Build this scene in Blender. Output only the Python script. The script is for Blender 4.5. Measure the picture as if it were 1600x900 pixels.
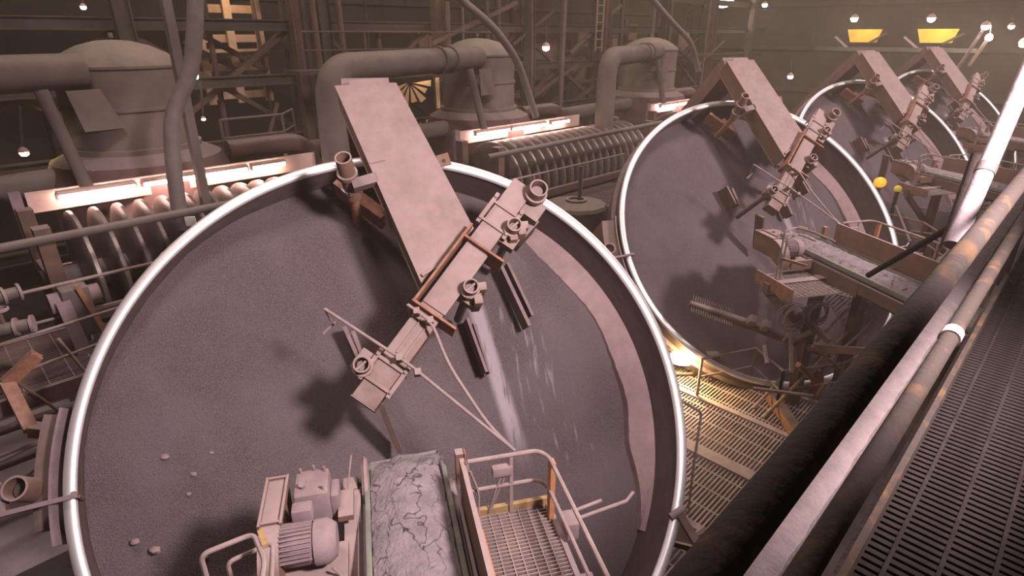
import bpy, bmesh, math, random
from mathutils import Vector, Matrix
random.seed(7)
for o in list(bpy.data.objects): bpy.data.objects.remove(o)
SC = bpy.context.scene
C = SC.collection

# ------------------------------------------------------------------ layout
ZC = 9.0                                            # camera height above ground
PHI, TILT = 0.2417, 0.8774                          # heading and tilt of the pelletizing pans
LA = 0.7777
LV = Vector((math.sin(LA), math.cos(LA), 0))        # along the row of pans / walkway
AV = Vector((LV.y, -LV.x, 0))                       # across the hall (negative = towards the filters)
STEP = 10.8586
D0 = Vector((-1.3437, 6.0848, ZC - 4.5217))
ROWANG = math.atan2(LV.y, LV.x)
def G(A, Lc, z): return AV*A + LV*Lc + Vector((0, 0, z))

# ------------------------------------------------------------------ camera
cam_d = bpy.data.cameras.new('camera'); cam = bpy.data.objects.new('camera', cam_d); C.objects.link(cam)
cam.location = (0, 0, ZC); cam.rotation_euler = (math.pi/2 - 0.4089, 0, 0)
cam_d.sensor_width = 36.0; cam_d.lens = 36.0*912/1600; cam_d.clip_start = 0.05; cam_d.clip_end = 300
SC.camera = cam

# ------------------------------------------------------------------ world, lamps, exposure
w = bpy.data.worlds.new('world'); SC.world = w; w.use_nodes = True
bg = w.node_tree.nodes['Background']; bg.inputs[0].default_value = (0.60, 0.48, 0.48, 1); bg.inputs[1].default_value = 0.17
SC.view_settings.view_transform = 'Standard'; SC.view_settings.look = 'None'
SC.view_settings.gamma = 1.0; SC.view_settings.exposure = 0.0
try: SC.view_settings.use_curve_mapping = False
except Exception: pass

def lamp(name, typ, loc, energy, col, size=0.3, target=None, spot=None):
    d = bpy.data.lights.new(name, typ); d.energy = energy; d.color = col
    if typ == 'AREA': d.size = size
    else: d.shadow_soft_size = size
    if spot: d.spot_size = spot; d.spot_blend = 0.3
    o = bpy.data.objects.new(name, d); C.objects.link(o); o.location = loc
    if target is not None:
        o.rotation_euler = (Vector(target) - Vector(loc)).to_track_quat('-Z', 'Y').to_euler()
    return o
KEYC = (1.0, 0.815, 0.84)
for k in range(4):                                   # floodlights over the walkway, one for each pan
    c = D0 + LV*STEP*k
    lamp('walkway_flood_lamp', 'SPOT', c + Vector((4.2, -4.7, 5.7)), (4600, 3500, 3000, 3000)[k], KEYC, 0.45, c + Vector((0.3, 0.4, 0)), math.radians(70))
for k in range(4):                                   # unseen fill lamps under the roof, added to brighten hall and rear bay
    lamp('overhead_fill_lamp', 'POINT', G(-7.5, 1.5 + STEP*k, ZC + 6.0), 2100, (1.0, 0.78, 0.76), 1.2)
    lamp('rear_fill_lamp', 'POINT', G(-17.5, 3 + STEP*k, ZC + 6.5), 380, (1.0, 0.80, 0.55), 0.6)

# ------------------------------------------------------------------ materials
MATS = {}
def mat(name, c1, c2=None, scale=4.0, rough=0.8, metal=0.0, dust=None, dlo=0.25, dhi=0.8, bump=0.15, bscale=60.0, emit=None, es=0.0, stretch=None, ramp=(0.35, 0.68), spec=None, keep=False):
    if name in MATS: return MATS[name]
    m = bpy.data.materials.new(name); m.use_nodes = True; nt = m.node_tree; N = nt.nodes; K = nt.links
    b = N['Principled BSDF']; b.inputs['Roughness'].default_value = rough; b.inputs['Metallic'].default_value = metal
    if spec is not None: b.inputs['Specular IOR Level'].default_value = spec
    tc = N.new('ShaderNodeTexCoord'); co = tc.outputs['Object']
    if stretch:
        mp = N.new('ShaderNodeMapping'); mp.inputs['Scale'].default_value = stretch; K.new(co, mp.inputs[0]); co = mp.outputs[0]
    c2 = c2 or tuple(x*0.7 for x in c1)
    if not keep: c1 = tuple(x*0.64 for x in c1); c2 = tuple(x*0.64 for x in c2); dust = tuple(x*0.64 for x in dust) if dust else None
    nz = N.new('ShaderNodeTexNoise'); nz.inputs['Scale'].default_value = scale; nz.inputs['Detail'].default_value = 6; nz.inputs['Roughness'].default_value = 0.65
    K.new(co, nz.inputs['Vector'])
    rp = N.new('ShaderNodeValToRGB'); rp.color_ramp.elements[0].position = ramp[0]; rp.color_ramp.elements[1].position = ramp[1]
    rp.color_ramp.elements[0].color = (*c2, 1); rp.color_ramp.elements[1].color = (*c1, 1); K.new(nz.outputs[0], rp.inputs[0])
    out = rp.outputs[0]
    if dust:
        ge = N.new('ShaderNodeNewGeometry'); sp = N.new('ShaderNodeSeparateXYZ'); K.new(ge.outputs['Normal'], sp.inputs[0])
        ad = N.new('ShaderNodeMath'); ad.operation = 'MULTIPLY_ADD'; ad.inputs[1].default_value = 0.5; K.new(nz.outputs[0], ad.inputs[0]); K.new(sp.outputs[2], ad.inputs[2])
        mr = N.new('ShaderNodeMapRange'); mr.interpolation_type = 'SMOOTHSTEP'; mr.inputs[1].default_value = dlo+0.25; mr.inputs[2].default_value = dhi+0.25; K.new(ad.outputs[0], mr.inputs[0])
        mx = N.new('ShaderNodeMix'); mx.data_type = 'RGBA'; K.new(mr.outputs[0], mx.inputs[0]); K.new(out, mx.inputs[6])
        n2 = N.new('ShaderNodeTexNoise'); n2.inputs['Scale'].default_value = 9; n2.inputs['Detail'].default_value = 5; K.new(tc.outputs['Object'], n2.inputs['Vector'])
        r2 = N.new('ShaderNodeValToRGB'); r2.color_ramp.elements[0].color = (*[x*0.82 for x in dust], 1); r2.color_ramp.elements[1].color = (*[min(1, x*1.12) for x in dust], 1); K.new(n2.outputs[0], r2.inputs[0])
        K.new(r2.outputs[0], mx.inputs[7]); out = mx.outputs[2]
    K.new(out, b.inputs['Base Color'])
    if bump:
        n3 = N.new('ShaderNodeTexNoise'); n3.inputs['Scale'].default_value = bscale; n3.inputs['Detail'].default_value = 3; K.new(tc.outputs['Object'], n3.inputs['Vector'])
        bp = N.new('ShaderNodeBump'); bp.inputs['Strength'].default_value = bump; bp.inputs['Distance'].default_value = 0.02; K.new(n3.outputs[0], bp.inputs['Height']); K.new(bp.outputs[0], b.inputs['Normal'])
    if emit:
        b.inputs['Emission Color'].default_value = (*emit, 1); b.inputs['Emission Strength'].default_value = es
    MATS[name] = m; return m
DUST = (0.40, 0.30, 0.30)
m_dust = mat('mauve_dust', (0.42, 0.31, 0.31), (0.31, 0.22, 0.22), 5, 0.9)
m_steel = mat('dusty_steel', (0.24, 0.13, 0.09), (0.14, 0.09, 0.075), 3, 0.85, dust=DUST)
m_plate = mat('pink_dusty_plate', (0.30, 0.16, 0.10), (0.20, 0.12, 0.09), 2.5, 0.85, dust=(0.45, 0.33, 0.31))
m_rust = mat('orange_rust_steel', (0.50, 0.22, 0.11), (0.26, 0.13, 0.09), 7, 0.85, dust=(0.42, 0.30, 0.28), dlo=0.6, dhi=1.0)
m_wall = mat('brown_pan_wall', (0.17, 0.115, 0.10), (0.11, 0.075, 0.07), 3, 0.8, stretch=(1, 1, 3))
m_crust = mat('pink_ore_crust', (0.50, 0.345, 0.34), (0.38, 0.26, 0.255), 4, 0.9, bump=0.4, bscale=25)
m_lip = mat('polished_rim_steel', (1.0, 0.98, 0.96), (0.80, 0.74, 0.68), 14, 0.43, 0.75, bump=0.05, ramp=(0.25, 0.42), spec=1.0, keep=True)
m_dark = mat('dark_steel', (0.085, 0.07, 0.06), (0.05, 0.042, 0.04), 4, 0.8, dust=(0.17, 0.135, 0.125), dlo=0.35, dhi=1.0)
m_bg = mat('sooty_background_steel', (0.12, 0.095, 0.085), (0.07, 0.055, 0.05), 1.5, 0.9, dust=(0.20, 0.155, 0.14), dlo=0.3, dhi=1.0)
m_bgr = mat('reddish_background_steel', (0.22, 0.12, 0.10), (0.12, 0.08, 0.07), 1.5, 0.9)
m_tank = mat('tank_paint', (0.29, 0.225, 0.19), (0.21, 0.16, 0.145), 1.2, 0.8, dust=(0.46, 0.39, 0.31), dlo=0.5, dhi=1.0)
m_pipe = mat('duct_paint', (0.20, 0.155, 0.14), (0.15, 0.115, 0.105), 2, 0.85, dust=(0.29, 0.235, 0.20), dlo=0.2, dhi=0.9)
m_ore = mat('wet_ore_load', (0.37, 0.305, 0.31), (0.25, 0.205, 0.21), 6, 0.9, bump=0.9, bscale=30)
def crack(m):
    nt = m.node_tree; N = nt.nodes; K = nt.links; b = N['Principled BSDF']; src = b.inputs['Base Color'].links[0].from_socket
    tc = N.new('ShaderNodeTexCoord'); mp = N.new('ShaderNodeMapping'); mp.inputs['Scale'].default_value = (2.2, 0.55, 1)
    nz = N.new('ShaderNodeTexNoise'); nz.inputs['Scale'].default_value = 5; K.new(tc.outputs['Object'], nz.inputs['Vector'])
    ad = N.new('ShaderNodeMix'); ad.data_type = 'VECTOR'; ad.inputs[0].default_value = 0.22; K.new(tc.outputs['Object'], ad.inputs[4]); K.new(nz.outputs[1], ad.inputs[5]); K.new(ad.outputs[1], mp.inputs[0])
    vo = N.new('ShaderNodeTexVoronoi'); vo.feature = 'DISTANCE_TO_EDGE'; vo.inputs['Scale'].default_value = 2.2; K.new(mp.outputs[0], vo.inputs['Vector'])
    mr = N.new('ShaderNodeMapRange'); mr.inputs[1].default_value = 0.0; mr.inputs[2].default_value = 0.018; K.new(vo.outputs[0], mr.inputs[0])
    mx = N.new('ShaderNodeMix'); mx.data_type = 'RGBA'; K.new(mr.outputs[0], mx.inputs[0]); mx.inputs[6].default_value = (0.02, 0.016, 0.016, 1); K.new(src, mx.inputs[7]); K.new(mx.outputs[2], b.inputs['Base Color'])
crack(m_ore)
m_belt = mat('belt_edge_rubber', (0.33, 0.33, 0.27), (0.20, 0.20, 0.17), 5, 0.8)
m_yel = mat('worn_yellow_edge', (0.55, 0.36, 0.12), (0.33, 0.22, 0.14), 12, 0.8)
m_orange = mat('orange_paint', (0.75, 0.30, 0.10), (0.45, 0.22, 0.14), 9, 0.75)
m_rail = mat('dusty_handrail', (0.45, 0.33, 0.30), (0.34, 0.25, 0.235), 8, 0.8)
m_rub = mat('worn_rail', (0.12, 0.064, 0.028), (0.04, 0.030, 0.026), 7, 0.9, bump=0.25, bscale=40, ramp=(0.50, 0.72), spec=0.12)
m_deck = mat('shaded_grating_steel', (0.034, 0.027, 0.025), (0.018, 0.014, 0.013), 6, 0.95, spec=0.06)  # near-black base color stands in for the shade over the walkway
m_string = mat('dust_piled_stringer', (0.13, 0.098, 0.095), (0.085, 0.064, 0.062), 10, 0.95, bump=0.6, bscale=35)
m_white = mat('pale_painted_post', (0.24, 0.20, 0.21), (0.13, 0.10, 0.10), 9, 0.8, keep=True)
m_conc = mat('dusty_concrete', (0.27, 0.22, 0.215), (0.17, 0.135, 0.13), 1.2, 0.95, bump=0.3, bscale=15)
m_wallm = mat('hall_sheeting', (0.105, 0.085, 0.068), (0.06, 0.048, 0.04), 0.35, 0.95)
m_fdisc = mat('filter_cloth', (0.24, 0.18, 0.165), (0.11, 0.088, 0.08), 2.5, 0.35, bump=0.1)
m_fring = mat('filter_disc_edge', (0.46, 0.38, 0.34), (0.26, 0.20, 0.18), 5, 0.35, 0.3)
m_trough = mat('red_brown_trough', (0.23, 0.12, 0.11), (0.15, 0.085, 0.08), 2, 0.85, dust=(0.36, 0.27, 0.26), dlo=0.5)
m_hose = mat('grey_hose', (0.24, 0.195, 0.175), (0.18, 0.145, 0.13), 5, 0.7)
m_tan = mat('tan_cladding_board', (0.80, 0.55, 0.36), (0.55, 0.36, 0.24), 1.5, 0.85, keep=True)
m_ypan = mat('yellow_cladding', (0.85, 0.52, 0.08), (0.65, 0.36, 0.05), 1.5, 0.8, keep=True)
m_tube = mat('fluorescent_tube', (1, 1, 1), emit=(1.0, 0.70, 0.62), es=55, bump=0, keep=True)
m_bulb = mat('lamp_bulb', (1, 1, 1), emit=(1.0, 0.88, 0.72), es=220, bump=0, keep=True)
m_ybulb = mat('sodium_bulb', (1, 1, 1), emit=(1.0, 0.72, 0.28), es=160, bump=0, keep=True)
m_glow = mat('large_lamp_glass', (1, 1, 1), emit=(1.0, 0.85, 0.55), es=30, bump=0, keep=True)
m_flood = mat('warm_flood_glass', (1, 1, 1), emit=(1.0, 0.80, 0.42), es=60, bump=0, keep=True)
m_fix = mat('fixture_enamel', (0.60, 0.42, 0.36), (0.48, 0.33, 0.28), 4, 0.6, keep=True)
m_red = mat('extinguisher_red', (0.55, 0.06, 0.05), (0.40, 0.05, 0.05), 8, 0.5)
m_obeac = mat('orange_beacon_lens', (0.9, 0.42, 0.04), (0.8, 0.35, 0.03), 4, 0.35, emit=(1.0, 0.42, 0.03), es=0.9, bump=0, keep=True)
m_ybeac = mat('yellow_beacon_lens', (0.7, 0.55, 0.08), (0.6, 0.45, 0.06), 4, 0.4, emit=(0.9, 0.7, 0.1), es=0.25, bump=0, keep=True)
m_tag = mat('white_tag', (0.75, 0.70, 0.65), (0.6, 0.55, 0.5), 10, 0.7, keep=True)

def bed_material():
    m = bpy.data.materials.new('ore_bed'); m.use_nodes = True; nt = m.node_tree; N = nt.nodes; K = nt.links
    b = N['Principled BSDF']; b.inputs['Roughness'].default_value = 0.95; b.inputs['Specular IOR Level'].default_value = 0.15
    tc = N.new('ShaderNodeTexCoord'); co = tc.outputs['Object']
    def noise(scale, det, vec=co, rg=0.6):
        n = N.new('ShaderNodeTexNoise'); n.inputs['Scale'].default_value = scale; n.inputs['Detail'].default_value = det; n.inputs['Roughness'].default_value = rg; K.new(vec, n.inputs['Vector']); return n.outputs[0]
    def mth(op, a, bb=None, cc=None):
        n = N.new('ShaderNodeMath'); n.operation = op
        for i, x in enumerate((a, bb, cc)):
            if x is None: continue
            if isinstance(x, (int, float)): n.inputs[i].default_value = x
            else: K.new(x, n.inputs[i])
        return n.outputs[0]
    def smooth(x, lo, hi):
        n = N.new('ShaderNodeMapRange'); n.interpolation_type = 'SMOOTHSTEP'; n.inputs[1].default_value = lo; n.inputs[2].default_value = hi; K.new(x, n.inputs[0]); return n.outputs[0]
    def mix(f, a, c):
        n = N.new('ShaderNodeMix'); n.data_type = 'RGBA'; K.new(f, n.inputs[0])
        for i, x in ((6, a), (7, c)):
            if isinstance(x, tuple): n.inputs[i].default_value = (*x, 1)
            else: K.new(x, n.inputs[i])
        return n.outputs[2]
    grain = noise(55, 3); broad = noise(0.8, 4); mid = noise(6, 4)
    base = mix(smooth(broad, 0.35, 0.65), (0.083, 0.061, 0.062), (0.124, 0.097, 0.103))
    base = mix(smooth(grain, 0.3, 0.7), base, (0.150, 0.118, 0.122))
    sp = N.new('ShaderNodeSeparateXYZ'); K.new(co, sp.inputs[0]); u, v = sp.outputs[0], sp.outputs[1]
    # water streaks left below the sprays, running down the slope
    mp = N.new('ShaderNodeMapping'); mp.inputs['Scale'].default_value = (9, 1.1, 1); mp.inputs['Rotation'].default_value = (0, 0, math.radians(10)); K.new(co, mp.inputs[0])
    st = noise(1.6, 3, mp.outputs[0])
    def streak(u0, slope, v0, wdt, vlo, vhi):
        cu = mth('MULTIPLY_ADD', v, -slope, u0 + slope*v0)
        d = mth('ABSOLUTE', mth('SUBTRACT', u, cu))
        f = mth('SUBTRACT', 1.0, smooth(d, wdt*0.3, wdt))
        return mth('MULTIPLY', f, mth('MULTIPLY', smooth(v, vlo, vlo+0.9), mth('SUBTRACT', 1.0, smooth(v, vhi-0.25, vhi))))
    s1 = mth('MULTIPLY', streak(1.22, 0.16, 1.6, 0.17, -0.9, 1.75), smooth(st, 0.30, 0.48))
    s2 = mth('MULTIPLY', streak(1.75, 0.28, 1.5, 0.55, -1.3, 1.7), smooth(st, 0.56, 0.70))
    f = mth('MAXIMUM', mth('MULTIPLY', s1, 0.85), mth('MULTIPLY', s2, 0.45))
    base = mix(f, base, (0.42, 0.36, 0.39))
    K.new(base, b.inputs['Base Color'])
    bp = N.new('ShaderNodeBump'); bp.inputs['Strength'].default_value = 0.55; bp.inputs['Distance'].default_value = 0.03
    K.new(mth('ADD', grain, mth('MULTIPLY', mid, 0.8)), bp.inputs['Height']); K.new(bp.outputs[0], b.inputs['Normal'])
    return m
m_bed = bed_material()

# ------------------------------------------------------------------ mesh helpers
class MB:
    def __init__(s): s.v = []; s.f = []
    def add(s, vs, fs):
        o = len(s.v); s.v += [tuple(x) for x in vs]; s.f += [tuple(i+o for i in f) for f in fs]; return s
    def hexa(s, p):
        return s.add(p, [(0,3,2,1),(4,5,6,7),(0,1,5,4),(1,2,6,5),(2,3,7,6),(3,0,4,7)])
    def box(s, lo, hi):
        x0,y0,z0 = lo; x1,y1,z1 = hi
        return s.hexa([(x0,y0,z0),(x1,y0,z0),(x1,y1,z0),(x0,y1,z0),(x0,y0,z1),(x1,y0,z1),(x1,y1,z1),(x0,y1,z1)])
    def bar(s, p0, p1, wd, ht, up=(0,0,1)):             # rectangular bar, wd sideways, ht along up
        p0 = Vector(p0); p1 = Vector(p1); d = (p1-p0).normalized(); up = Vector(up)
        sd = d.cross(up)
        if sd.length < 1e-4: sd = d.cross(Vector((1,0,0)))
        sd.normalize(); u2 = sd.cross(d).normalized(); a = sd*wd/2; b = u2*ht/2
        return s.hexa([p0-a-b, p0+a-b, p1+a-b, p1-a-b, p0-a+b, p0+a+b, p1+a+b, p1-a+b])
    def ibeam(s, p0, p1, wd, ht, up=(0,0,1), t=0.02):
        p0 = Vector(p0); p1 = Vector(p1); d = (p1-p0).normalized(); u = Vector(up); sd = d.cross(u)
        if sd.length < 1e-4: sd = d.cross(Vector((1,0,0)))
        sd.normalize(); u = sd.cross(d).normalized()
        s.bar(p0+u*(ht/2-t/2), p1+u*(ht/2-t/2), wd, t, u); s.bar(p0-u*(ht/2-t/2), p1-u*(ht/2-t/2), wd, t, u)
        return s.bar(p0, p1, t, ht-2*t, u)
    def prism(s, poly, z0, z1):
        n = len(poly); vs = [(x,y,z0) for x,y in poly] + [(x,y,z1) for x,y in poly]
        return s.add(vs, [tuple(range(n-1,-1,-1)), tuple(range(n,2*n))] + [(i,(i+1)%n,n+(i+1)%n,n+i) for i in range(n)])
    def tube(s, pts, r, n=10, caps=True, rs=None):
        pts = [Vector(p) for p in pts]; rings = []; prev = None
        for i, p in enumerate(pts):
            d = (pts[min(i+1, len(pts)-1)] - pts[max(i-1, 0)]).normalized()
            if prev is None:
                a = d.cross(Vector((0,0,1)));
                if a.length < 1e-3: a = d.cross(Vector((1,0,0)))
            else: a = prev - d*prev.dot(d)
            a.normalize(); prev = a; b = d.cross(a); rr = rs[i] if rs else r
            rings.append([p + (a*math.cos(2*math.pi*k/n) + b*math.sin(2*math.pi*k/n))*rr for k in range(n)])
        vs = [q for rg in rings for q in rg]; fs = []
        for i in range(len(pts)-1):
            for k in range(n): fs.append((i*n+k, i*n+(k+1)%n, (i+1)*n+(k+1)%n, (i+1)*n+k))
        if caps: fs += [tuple(range(n-1,-1,-1)), tuple(range((len(pts)-1)*n, len(pts)*n))]
        return s.add(vs, fs)
    def pipe(s, p0, p1, ro, ri, n=18):                  # open sleeve
        p0 = Vector(p0); p1 = Vector(p1); d = (p1-p0).normalized(); a = d.cross(Vector((0,0,1)))
        if a.length < 1e-3: a = Vector((1,0,0))
        a.normalize(); b = d.cross(a); vs = []
        for p, r in ((p0,ro),(p1,ro),(p1,ri),(p0,ri)):
            vs += [p + (a*math.cos(2*math.pi*k/n)+b*math.sin(2*math.pi*k/n))*r for k in range(n)]
        return s.add(vs, [(j*n+k, j*n+(k+1)%n, ((j+1)%4)*n+(k+1)%n, ((j+1)%4)*n+k) for j in range(4) for k in range(n)])
    def lathe(s, prof, n=48, a0=0.0, a1=2*math.pi, M=None, closed=False):   # prof: (r, z)
        full = abs(a1-a0-2*math.pi) < 1e-6; cols = n if full else n+1; vs = []
        for i in range(cols):
            t = a0 + (a1-a0)*i/n
            for r, z in prof: vs.append(Vector((r*math.cos(t), r*math.sin(t), z)))
        if M: vs = [M @ v for v in vs]
        m = len(prof); fs = []
        for i in range(n):
            j = (i+1) % cols
            for k in range(m if closed else m-1):
                k2 = (k+1) % m; fs.append((i*m+k, j*m+k, j*m+k2, i*m+k2))
        if closed and not full: fs += [tuple(range(m-1,-1,-1)), tuple(range((cols-1)*m, cols*m))]
        return s.add(vs, fs)
    def sphere(s, c, r, n=12, m=8, sc=(1,1,1)):
        vs = []; c = Vector(c)
        for i in range(m+1):
            t = math.pi*i/m
            for k in range(n):
                a = 2*math.pi*k/n; vs.append(c + Vector((r*sc[0]*math.sin(t)*math.cos(a), r*sc[1]*math.sin(t)*math.sin(a), r*sc[2]*math.cos(t))))
        return s.add(vs, [(i*n+k, i*n+(k+1)%n, (i+1)*n+(k+1)%n, (i+1)*n+k) for i in range(m) for k in range(n)])
    def build(s, name, m, parent=None, smooth=True, bevel=0.0):
        me = bpy.data.meshes.new(name); me.from_pydata(s.v, [], s.f)
        bm = bmesh.new(); bm.from_mesh(me)
        bmesh.ops.remove_doubles(bm, verts=bm.verts, dist=1e-5)
        bmesh.ops.recalc_face_normals(bm, faces=bm.faces)
        if bevel: bmesh.ops.bevel(bm, geom=[e for e in bm.edges if len(e.link_faces) == 2 and e.calc_face_angle(0) > 0.6], offset=bevel, segments=2, affect='EDGES', profile=0.6)
        bm.to_mesh(me); bm.free(); me.materials.append(m)
        if smooth:
            for p in me.polygons: p.use_smooth = True
            me.set_sharp_from_angle(angle=math.radians(38))
        o = bpy.data.objects.new(name, me); C.objects.link(o)
        if parent: o.parent = parent
        return o
def tag(o, label=None, cat=None, group=None, kind=None):
    if label: o['label'] = label
    if cat: o['category'] = cat
    if group: o['group'] = group
    if kind: o['kind'] = kind
    return o
def empty(name, loc=(0,0,0), rot=(0,0,0)):
    o = bpy.data.objects.new(name, None); C.objects.link(o); o.location = loc; o.rotation_euler = rot; o.empty_display_size = 0.2; return o
KIDS = {}
def copy_tree(o, parent=None):
    c = o.copy(); C.objects.link(c); c.parent = parent
    for ch in [x for x in bpy.data.objects if x.parent == o]: copy_tree(ch, c)
    return c
def arc(c, r, a0, a1, ex, ey, n=8):
    c = Vector(c); ex = Vector(ex); ey = Vector(ey)
    return [c + ex*r*math.cos(a0+(a1-a0)*i/n) + ey*r*math.sin(a0+(a1-a0)*i/n) for i in range(n+1)]
def fillet(pts, r, n=5):                                # round the corners of a polyline
    pts = [Vector(p) for p in pts]; out = [pts[0]]
    for i in range(1, len(pts)-1):
        p, a, b = pts[i], pts[i-1], pts[i+1]; d0 = (a-p); d1 = (b-p); q = min(r, d0.length*.45, d1.length*.45)
        s0 = p + d0.normalized()*q; s1 = p + d1.normalized()*q
        for k in range(n+1):
            t = k/n; out.append(s0*(1-t)**2 + p*2*t*(1-t) + s1*t*t)
    return out + [pts[-1]]
ORD = ['nearest', 'second', 'third', 'farthest']

# ------------------------------------------------------------------ hall: floor, walls, roof
def quad(name, p, m, kind='structure', label=None, cat=None):
    b = MB(); pts = [Vector(q) for q in p]; nrm = (pts[1]-pts[0]).cross(pts[3]-pts[0]).normalized()*0.15
    b.hexa([q - nrm for q in pts] + pts); return tag(b.build(name, m, smooth=False), label, cat, kind=kind)
floor = quad('floor', [G(-30,-14,0), G(8,-14,0), G(8,52,0), G(-30,52,0)], m_conc)
quad('wall_back', [G(-28,-14,0), G(-28,52,0), G(-28,52,19), G(-28,-14,19)], m_wallm)
quad('wall_end', [G(-30,50,0), G(8,50,0), G(8,50,19), G(-30,50,19)], m_wallm)
quad('wall_near', [G(-30,-13,0), G(-30,-13,19), G(8,-13,19), G(8,-13,0)], m_wallm)
quad('ceiling', [G(-30,-14,18.5), G(-30,52,18.5), G(8,52,18.5), G(8,-14,18.5)], m_wallm)
# horizontal girts and columns stand proud of the sheeting
gn = 0
for z in (1.5, 4.5, 7.5, 10.5, 13.5):
    b = MB().bar(G(-27.85,-13,z), G(-27.85,50,z), 0.16, 0.22); tag(b.build('trim_%d' % gn, m_bg), kind='structure'); gn += 1
    b = MB().bar(G(-28,49.8,z+0.6), G(8,49.8,z+0.6), 0.16, 0.30); tag(b.build('trim_%d' % gn, m_bg), kind='structure'); gn += 1

# ------------------------------------------------------------------ pelletizing pans
R = 3.75
def make_pan():
    root = empty('disc_pelletizer')
    b = MB().lathe([(0,-1.06),(R-0.04,-1.06),(R-0.04,-1.0),(0,-1.0)], 96); b.build('pan_floor', m_wall, root)
    b = MB().lathe([(R-0.07,-1.06),(R-0.07,-0.03),(R,-0.03),(R,-1.06)], 120, closed=True); b.build('pan_wall', m_wall, root)
    b = MB()
    n = 12; b.lathe([(R-0.02+0.072*math.cos(2*math.pi*k/n), 0.0+0.05*math.sin(2*math.pi*k/n)) for k in range(n)], 160, closed=True); b.build('rim_lip', m_lip, root)
    b = MB().lathe([(R,-0.42),(R+0.10,-0.42),(R+0.10,-0.47),(R,-0.47)], 96, closed=True); b.build('stiffener_ring', m_steel, root)
    # crust left on the right-hand side by the scrapers
    b = MB(); n = 70; a0, a1 = math.radians(-31), math.radians(57); vs = []; fs = []
    rnd = random.Random(4)
    for i in range(n+1):
        t = i/n; a = a0+(a1-a0)*t; j = 0.03*math.sin(t*23)+rnd.uniform(-.012,.012)
        taper = min(1.0, t/0.22)
        ri = 3.30 + (1-taper)*0.36 + j*0.6*taper; rm = ri + 0.10 + 0.02*math.sin(t*31)
        for r, z in ((ri-0.02,-1.02),(ri,-0.80),(rm,-0.775+j*0.4),(R-0.13,-0.77),(R-0.075,-0.70-0.05*taper)):
            vs.append((r*math.cos(a), r*math.sin(a), z))
    for i in range(n):
        for k in range(4): fs.append((i*5+k, (i+1)*5+k, (i+1)*5+k+1, i*5+k+1))
    b.add(vs, fs); b.build('wall_crust', m_crust, root)
    # hub, drive case and cradle behind the pan
    b = MB().lathe([(0,-1.06),(1.5,-1.06),(1.45,-1.25),(0.7,-1.5),(0.7,-2.3),(0,-2.3)], 40); b.build('hub', m_dark, root)
    b = MB().lathe([(2.2,-1.06),(2.35,-1.06),(2.35,-1.2),(2.2,-1.2)], 64, closed=True); b.build('bull_gear', m_dark, root)
    it = Matrix.Rotation(-TILT, 3, 'X')
    def L_(x, y, z): return it @ Vector((x, y, z))      # world-upright offset from the pan centre -> pan frame
    for sx in (-1, 1):
        b = MB().bar((sx*0.9,-0.2,-1.9), L_(sx*1.3, 1.6, -4.47), 0.35, 0.35); b.bar((sx*0.9,0.6,-1.9), L_(sx*1.3, 3.0, -4.47), 0.3, 0.3); b.build('cradle_leg', m_dark, root)
    b = MB().bar((-1.2,0.2,-1.95), (1.2,0.2,-1.95), 0.5, 0.4, (0,0,1)); b.build('cradle_beam', m_dark, root)
    return root
def make_bed():
    b = MB(); nr, na = 26, 96; vs = [(0,0,0)]; fs = []; rnd = random.Random(2)
    def hgt(u, v, r):
        z = -0.58 - 0.105*u + 0.012*v
        z += 0.05*math.exp(-((u+1.2)**2+(v+0.3)**2)/2.5) - 0.05*math.exp(-((u-1.6)**2+(v-0.4)**2)/1.2)
        z += 0.022*math.sin(1.7*u+2.1*v) + 0.015*math.sin(3.1*u-1.3*v) + 0.008*math.sin(7*u+5*v)
        return max(-0.985, z + rnd.uniform(-.004,.004))
    RB = R-0.075
    vs[0] = (0,0,hgt(0,0,0))
    for i in range(1, nr+1):
        r = RB*i/nr
        for k in range(na):
            a = 2*math.pi*k/na; u, v = r*math.cos(a), r*math.sin(a); vs.append((u, v, hgt(u, v, r)))
    for k in range(na): fs.append((0, 1+k, 1+(k+1)%na))
    for i in range(nr-1):
        for k in range(na):
            p = 1+i*na+k; q = 1+i*na+(k+1)%na; fs.append((p, p+na, q+na, q))
    o = len(vs)
    for k in range(na): x, y, z = vs[1+(nr-1)*na+k]; vs.append((x, y, -1.0))
    for k in range(na): p = 1+(nr-1)*na+k; q = 1+(nr-1)*na+(k+1)%na; fs.append((p, o+k, o+(k+1)%na, q))
    fs.append(tuple(o+k for k in range(na))[::-1])
    b.add(vs, fs); return b.build('ore_bed', m_bed)

# ------------------------------------------------------------------ scraper bridge (girder over the pan with the crosswise scraper beam)
def sleeve(root, x, y, z1, z0, m=m_plate, slot=True, r=0.092, blade=None, lean=(0,0), bm=m_steel):
    p1 = (x+lean[0], y+lean[1], z1); p0 = (x, y, z0)
    s = MB().pipe(p0, p1, r, r-0.018, 20).build('scraper_sleeve', m, root)
    t = Vector(p1)-Vector(p0)
    q = Vector(p0)+t*0.8
    b = MB().tube([Vector((x, y, -0.30)), Vector(p0)+t*0.03, q-t*0.05], r-0.035, 12); b.build('scraper_rod', bm, s)
    if slot: MB().bar(q+Vector((-r*0.8,-r*0.55,0.03)), q+Vector((r*0.8,r*0.55,0.03)), 0.026, 0.02).build('key', m, s)
    for f in (0.25, 0.6):
        qq = Vector(p0)+t*f
        MB().pipe(qq-t.normalized()*0.03, qq+t.normalized()*0.03, r+0.028, r-0.002, 16).build('collar', m, s)
    if blade:
        for bl in blade: 
            MB().bar(bl[0], bl[1], bl[2], bl[3], bl[4] if len(bl) > 4 else (0,0,1)).build('scraper_blade', bm, s)
    return s
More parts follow.
